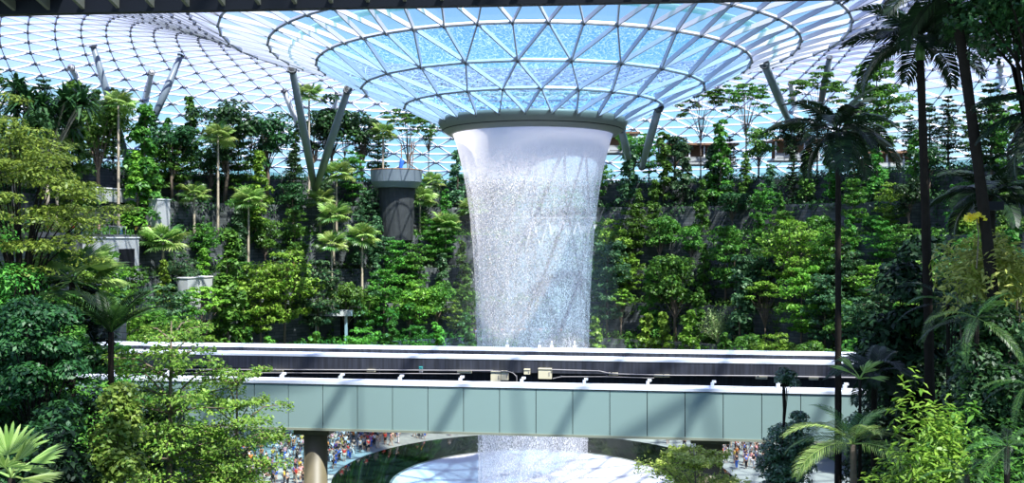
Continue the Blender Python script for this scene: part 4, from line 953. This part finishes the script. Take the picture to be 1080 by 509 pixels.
# ------------------------------------------------------------------ people
def skin_mesh(name, vs, es, rs, mat, root=0, lvl=1):
    me = bpy.data.meshes.new('tmp'); me.from_pydata(vs, es, []); me.update(); o = bpy.data.objects.new('tmp', me); COL.objects.link(o)
    md = o.modifiers.new('s', 'SKIN'); md.use_smooth_shade = True
    for i, r in enumerate(rs):
        sv = me.skin_vertices[0].data[i] if me.skin_vertices else None
        if sv: sv.radius = r if hasattr(r, '__len__') else (r, r); sv.use_root = (i == root)
    m2 = o.modifiers.new('d', 'SUBSURF'); m2.levels = lvl
    return o, name, mat
def ensure_skin(me):
    if not me.skin_vertices:
        import bmesh
        bm = bmesh.new(); bm.from_mesh(me); bm.verts.layers.skin.verify(); bm.to_mesh(me); bm.free()
def make_skin(name, vs, es, rs, mat, lvl=1):
    me = bpy.data.meshes.new('tmp'); me.from_pydata(vs, es, []); me.update(); ensure_skin(me)
    o = bpy.data.objects.new('tmp', me); COL.objects.link(o)
    md = o.modifiers.new('s', 'SKIN'); md.use_smooth_shade = True
    for i, r in enumerate(rs):
        me.skin_vertices[0].data[i].radius = r if hasattr(r, '__len__') else (r, r); me.skin_vertices[0].data[i].use_root = (i == 0)
    m2 = o.modifiers.new('d', 'SUBSURF'); m2.levels = lvl
    bpy.context.view_layer.update(); dg = bpy.context.evaluated_depsgraph_get()
    out = bpy.data.meshes.new_from_object(o.evaluated_get(dg)); out.name = name
    bpy.data.objects.remove(o); out.materials.clear(); out.materials.append(mat); return out
def person_proto(pose, mat):
    """about 1.68 m tall; faces -Y"""
    st = {'stand': (.0, .0), 'walk': (.22, -.2), 'photo': (.03, -.03), 'turn': (.05, .0)}[pose]
    hip, kn, an = .90, .49, .08
    L = lambda x, fy: [(x, 0, hip-.04), (x*1.05, -fy*.5-.01, kn), (x*1.1, -fy+.02, an), (x*1.15, -fy-.12, .035)]
    vs = [(0,0,.96), (0,0,1.16), (0,0,1.36), (0,.0,1.47), (0,-.01,1.56), (0,-.02,1.64)]
    rs = [(.15,.10), (.13,.09), (.15,.09), (.05,.05), (.075,.088), (.062,.075)]; es = [(0,1),(1,2),(2,3),(3,4),(4,5)]
    for sx, fy in ((-1, st[0]), (1, st[1])):
        b = len(vs); vs += [(sx*.10, 0, hip-.03)]+L(sx*.10, fy)[1:]; rs += [.085, .055, .038, .032]; es += [(0,b),(b,b+1),(b+1,b+2),(b+2,b+3)]
    for sx in (-1, 1):
        b = len(vs)
        if pose == 'photo': A = [(sx*.19, 0, 1.38), (sx*.24, -.14, 1.18), (sx*.10, -.34, 1.42), (sx*.06, -.40, 1.48)]
        elif pose == 'walk': A = [(sx*.19, 0, 1.38), (sx*.25, sx*.06, 1.12), (sx*.25, -.10+sx*.10, .90), (sx*.24, -.14+sx*.12, .80)]
        else: A = [(sx*.19, 0, 1.38), (sx*.25, .02, 1.12), (sx*.26, -.05, .88), (sx*.25, -.07, .78)]
        vs += A; rs += [.05, .038, .028, .032]; es += [(2,b),(b,b+1),(b+1,b+2),(b+2,b+3)]
    body = make_skin('body', vs, es, rs, mat)
    av = vs[14:]; sv = [(0,0,.93), (0,0,1.15), (0,0,1.36)]+[av[0], tuple(np.array(av[0])*.45+np.array(av[1])*.55), av[4], tuple(np.array(av[4])*.45+np.array(av[5])*.55)]
    shirt = make_skin('shirt', sv, [(0,1),(1,2),(2,3),(3,4),(2,5),(5,6)], [(.185,.135),(.165,.12),(.175,.115),.07,.062,.07,.062], mat)
    def legs(t):
        v = [(0,0,.95)]; e = []; r = [(.175,.125)]
        for sx, fy in ((-1, st[0]), (1, st[1])):
            b = len(v); l = L(sx*.10, fy); v += [l[0], l[1]]+([(l[2][0], l[2][1], l[2][2]+.03)] if t else []); r += [.11, .078]+([.06] if t else []); e += [(0,b),(b,b+1)]+([(b+1,b+2)] if t else [])
        return make_skin('trousers' if t else 'shorts', v, e, r, mat)
    mb = MB(); mb.lathe([(.001,.11),(.05,.10),(.085,.06),(.095,.0),(.085,-.07),(.06,-.09)], 12); hv = [(x*.92, y*1.05+.015, z+1.635) for x, y, z in mb.v]
    h = MB(); h.v = hv; h.f = mb.f; h.m = mb.m; hair = h.mesh('hair', M['hair'], True)
    return {'body': body, 'shirt': shirt, 'trousers': legs(1), 'shorts': legs(0), 'hair': hair}
PP = {p: person_proto(p, M['skin']) for p in ('stand', 'walk', 'photo')}
CL = {'white': (.80,.80,.80), 'red': (.75,.04,.03), 'orange': (.85,.26,.04), 'yellow': (.85,.62,.06), 'blue': (.05,.15,.55), 'light blue': (.35,.55,.80), 'pink': (.80,.35,.38),
      'black': (.015,.015,.02), 'grey': (.30,.30,.32), 'green': (.06,.30,.12), 'purple': (.25,.10,.45), 'beige': (.62,.50,.36)}
CM = {k: plain('cloth_'+k.replace(' ', '_'), v, .85) for k, v in CL.items()}
TOPS = ['white']*5+['red']*3+['orange']*2+['yellow']*2+['blue']*2+['light blue']*2+['pink']*2+['black']*4+['grey']*2+['green','purple','beige','beige']
BOTS = ['black']*7+['blue']*2+['grey']*3+['beige']*3+['white']
SITES = {'left': ('in crowd left of pool', 'visitors crowding the promenade left of the pool'), 'right': ('in crowd right of pool', 'visitors crowding the promenade right of the pool'),
         'rail': ('at the pool edge', 'visitors at the pool edge'), 'behind': ('behind the waterfall', 'visitors behind the waterfall'), 'walk': ('on the left walkway', 'visitors on the left walkway'),
         'shop': ('by the shelter', 'visitors by the shelter'), 'balcony': ('on the round balcony', 'visitors on the round balcony')}
PPL = []
def person(x, y, z, site, face=None, top=None, pose=None):
    if any((x-a)**2+(y-b)**2 < .30 for a, b in PPL): return
    PPL.append((x, y)); top = top or R.choice(TOPS); bot = R.choice(BOTS); lo = R.choice(['trousers', 'trousers', 'shorts']); pose = pose or R.choice(['stand', 'stand', 'walk', 'photo'])
    f = math.atan2(-y, -x)+math.pi/2+R.uniform(-1.2, 1.2) if face is None else face
    root = empty('person', (x, y, z), f"person in {top} top and {bot} {lo} {SITES[site][0]}", 'person', SITES[site][1], f, scale=R.uniform(.97, 1.1))
    for p in ('body', 'shirt', lo, 'hair'):
        o = mkobj(p, PP[pose][p], root)
        m = {'body': M['skin'] if R.random() < .6 else M['skin2'], 'shirt': CM[top], 'hair': M['hair']}.get(p, CM[bot])
        o.material_slots[0].link = 'OBJECT'; o.material_slots[0].material = m
def crowd(n, pxr, pyr, site, clus=True):
    k = 0; tries = 0
    while k < n and tries < n*30:
        tries += 1; px = R.uniform(*pxr); py = R.uniform(*pyr); d = 27500/(py-250); v = P(px, py, d); r = math.hypot(v.x, v.y)
        if not 23.7 < r < 37.2: continue
        c0 = len(PPL); person(v.x, v.y, 0, site); k += len(PPL)-c0
crowd(95, (345, 402), (455, 500), 'left'); crowd(22, (400, 478), (455, 482), 'rail'); crowd(120, (240, 340), (462, 513), 'left')
crowd(60, (748, 812), (462, 496), 'right'); crowd(8, (680, 745), (456, 476), 'right')
for i in range(38):
    th = rad(R.uniform(76, 101)); r = R.uniform(43.9, 47.4); person(r*math.cos(th), r*math.sin(th), 11.35 if r < 43.4 else 11, 'behind')
for i in range(18):
    th = rad(R.uniform(165, 181)); r = R.uniform(56.7, 58.2); person(r*math.cos(th), r*math.sin(th), 27.5, 'walk')
for px in (70, 76, 80, 92, 128, 143, 146, 158):
    v = lv_point(px, 4, .75); person(v.x, v.y, 27.5, 'walk')
for i in range(12):
    v = P(R.uniform(262, 345), 358, R.uniform(146, 149)); person(v.x, v.y, ground_z(v.x, v.y), 'shop')
for dx in (-1.5, 1.8): person(bc.x+dx, bc.y-2.6, bc.z+.3, 'balcony')
b = (bc.x+1.0, bc.y-1.4, bc.z+.3)
t = empty('sculpture', b, 'blue upright figure sculpture with slanting timber stakes on the round balcony', 'sculpture')
mb = MB(); mb.tube([(0,0,0), (.1,0,1.2), (-.1,0,2.2), (.15,0,3.2), (0,0,3.7)], [.35,.45,.3,.4,.15], 10); mb.obj('figure', M['statue'], t, True)
sm = MB(); sm.tube([(1.6,0,0), (2.2,.2,6.5)], .09, 6); sme = sm.mesh('stake', M['timber'])
for a in (0, .7, 1.6, -.6): mkobj('stake', sme, t, rot=(0, 0, a))

# ------------------------------------------------------------------ labels: tell look-alikes apart by their order from the left
bpy.context.view_layer.update()
by = {}
for o in THINGS: by.setdefault(o['label'], []).append(o)
for lab, os_ in by.items():
    if len(os_) == 1: continue
    os_.sort(key=lambda o: pxof(o.location))
    for i, o in enumerate(os_):
        pos = 'leftmost such' if i == 0 else 'rightmost such' if i == len(os_)-1 else f'{ordinal(i)} from left'
        o['label'] = f"{lab}, {pos}"

# ------------------------------------------------------------------ spray hanging round the waterfall
vm = newmat('spray_mist'); vo = nd(vm, 'ShaderNodeOutputMaterial'); vs_ = nd(vm, 'ShaderNodeVolumePrincipled'); vs_.inputs['Density'].default_value = .005
vs_.inputs['Color'].default_value = (.95, .97, 1, 1); lk(vm, vs_.outputs[0], vo.inputs['Volume'])
mb = MB(); mb.lathe([(.001, .2), (12, .2), (12.5, 4), (10.5, 18), (8.8, 30), (.001, 30)], 48); o = mb.obj('spray_mist', vm); tag(o, 'fine spray hanging in the air round the waterfall', 'mist', kind='stuff')
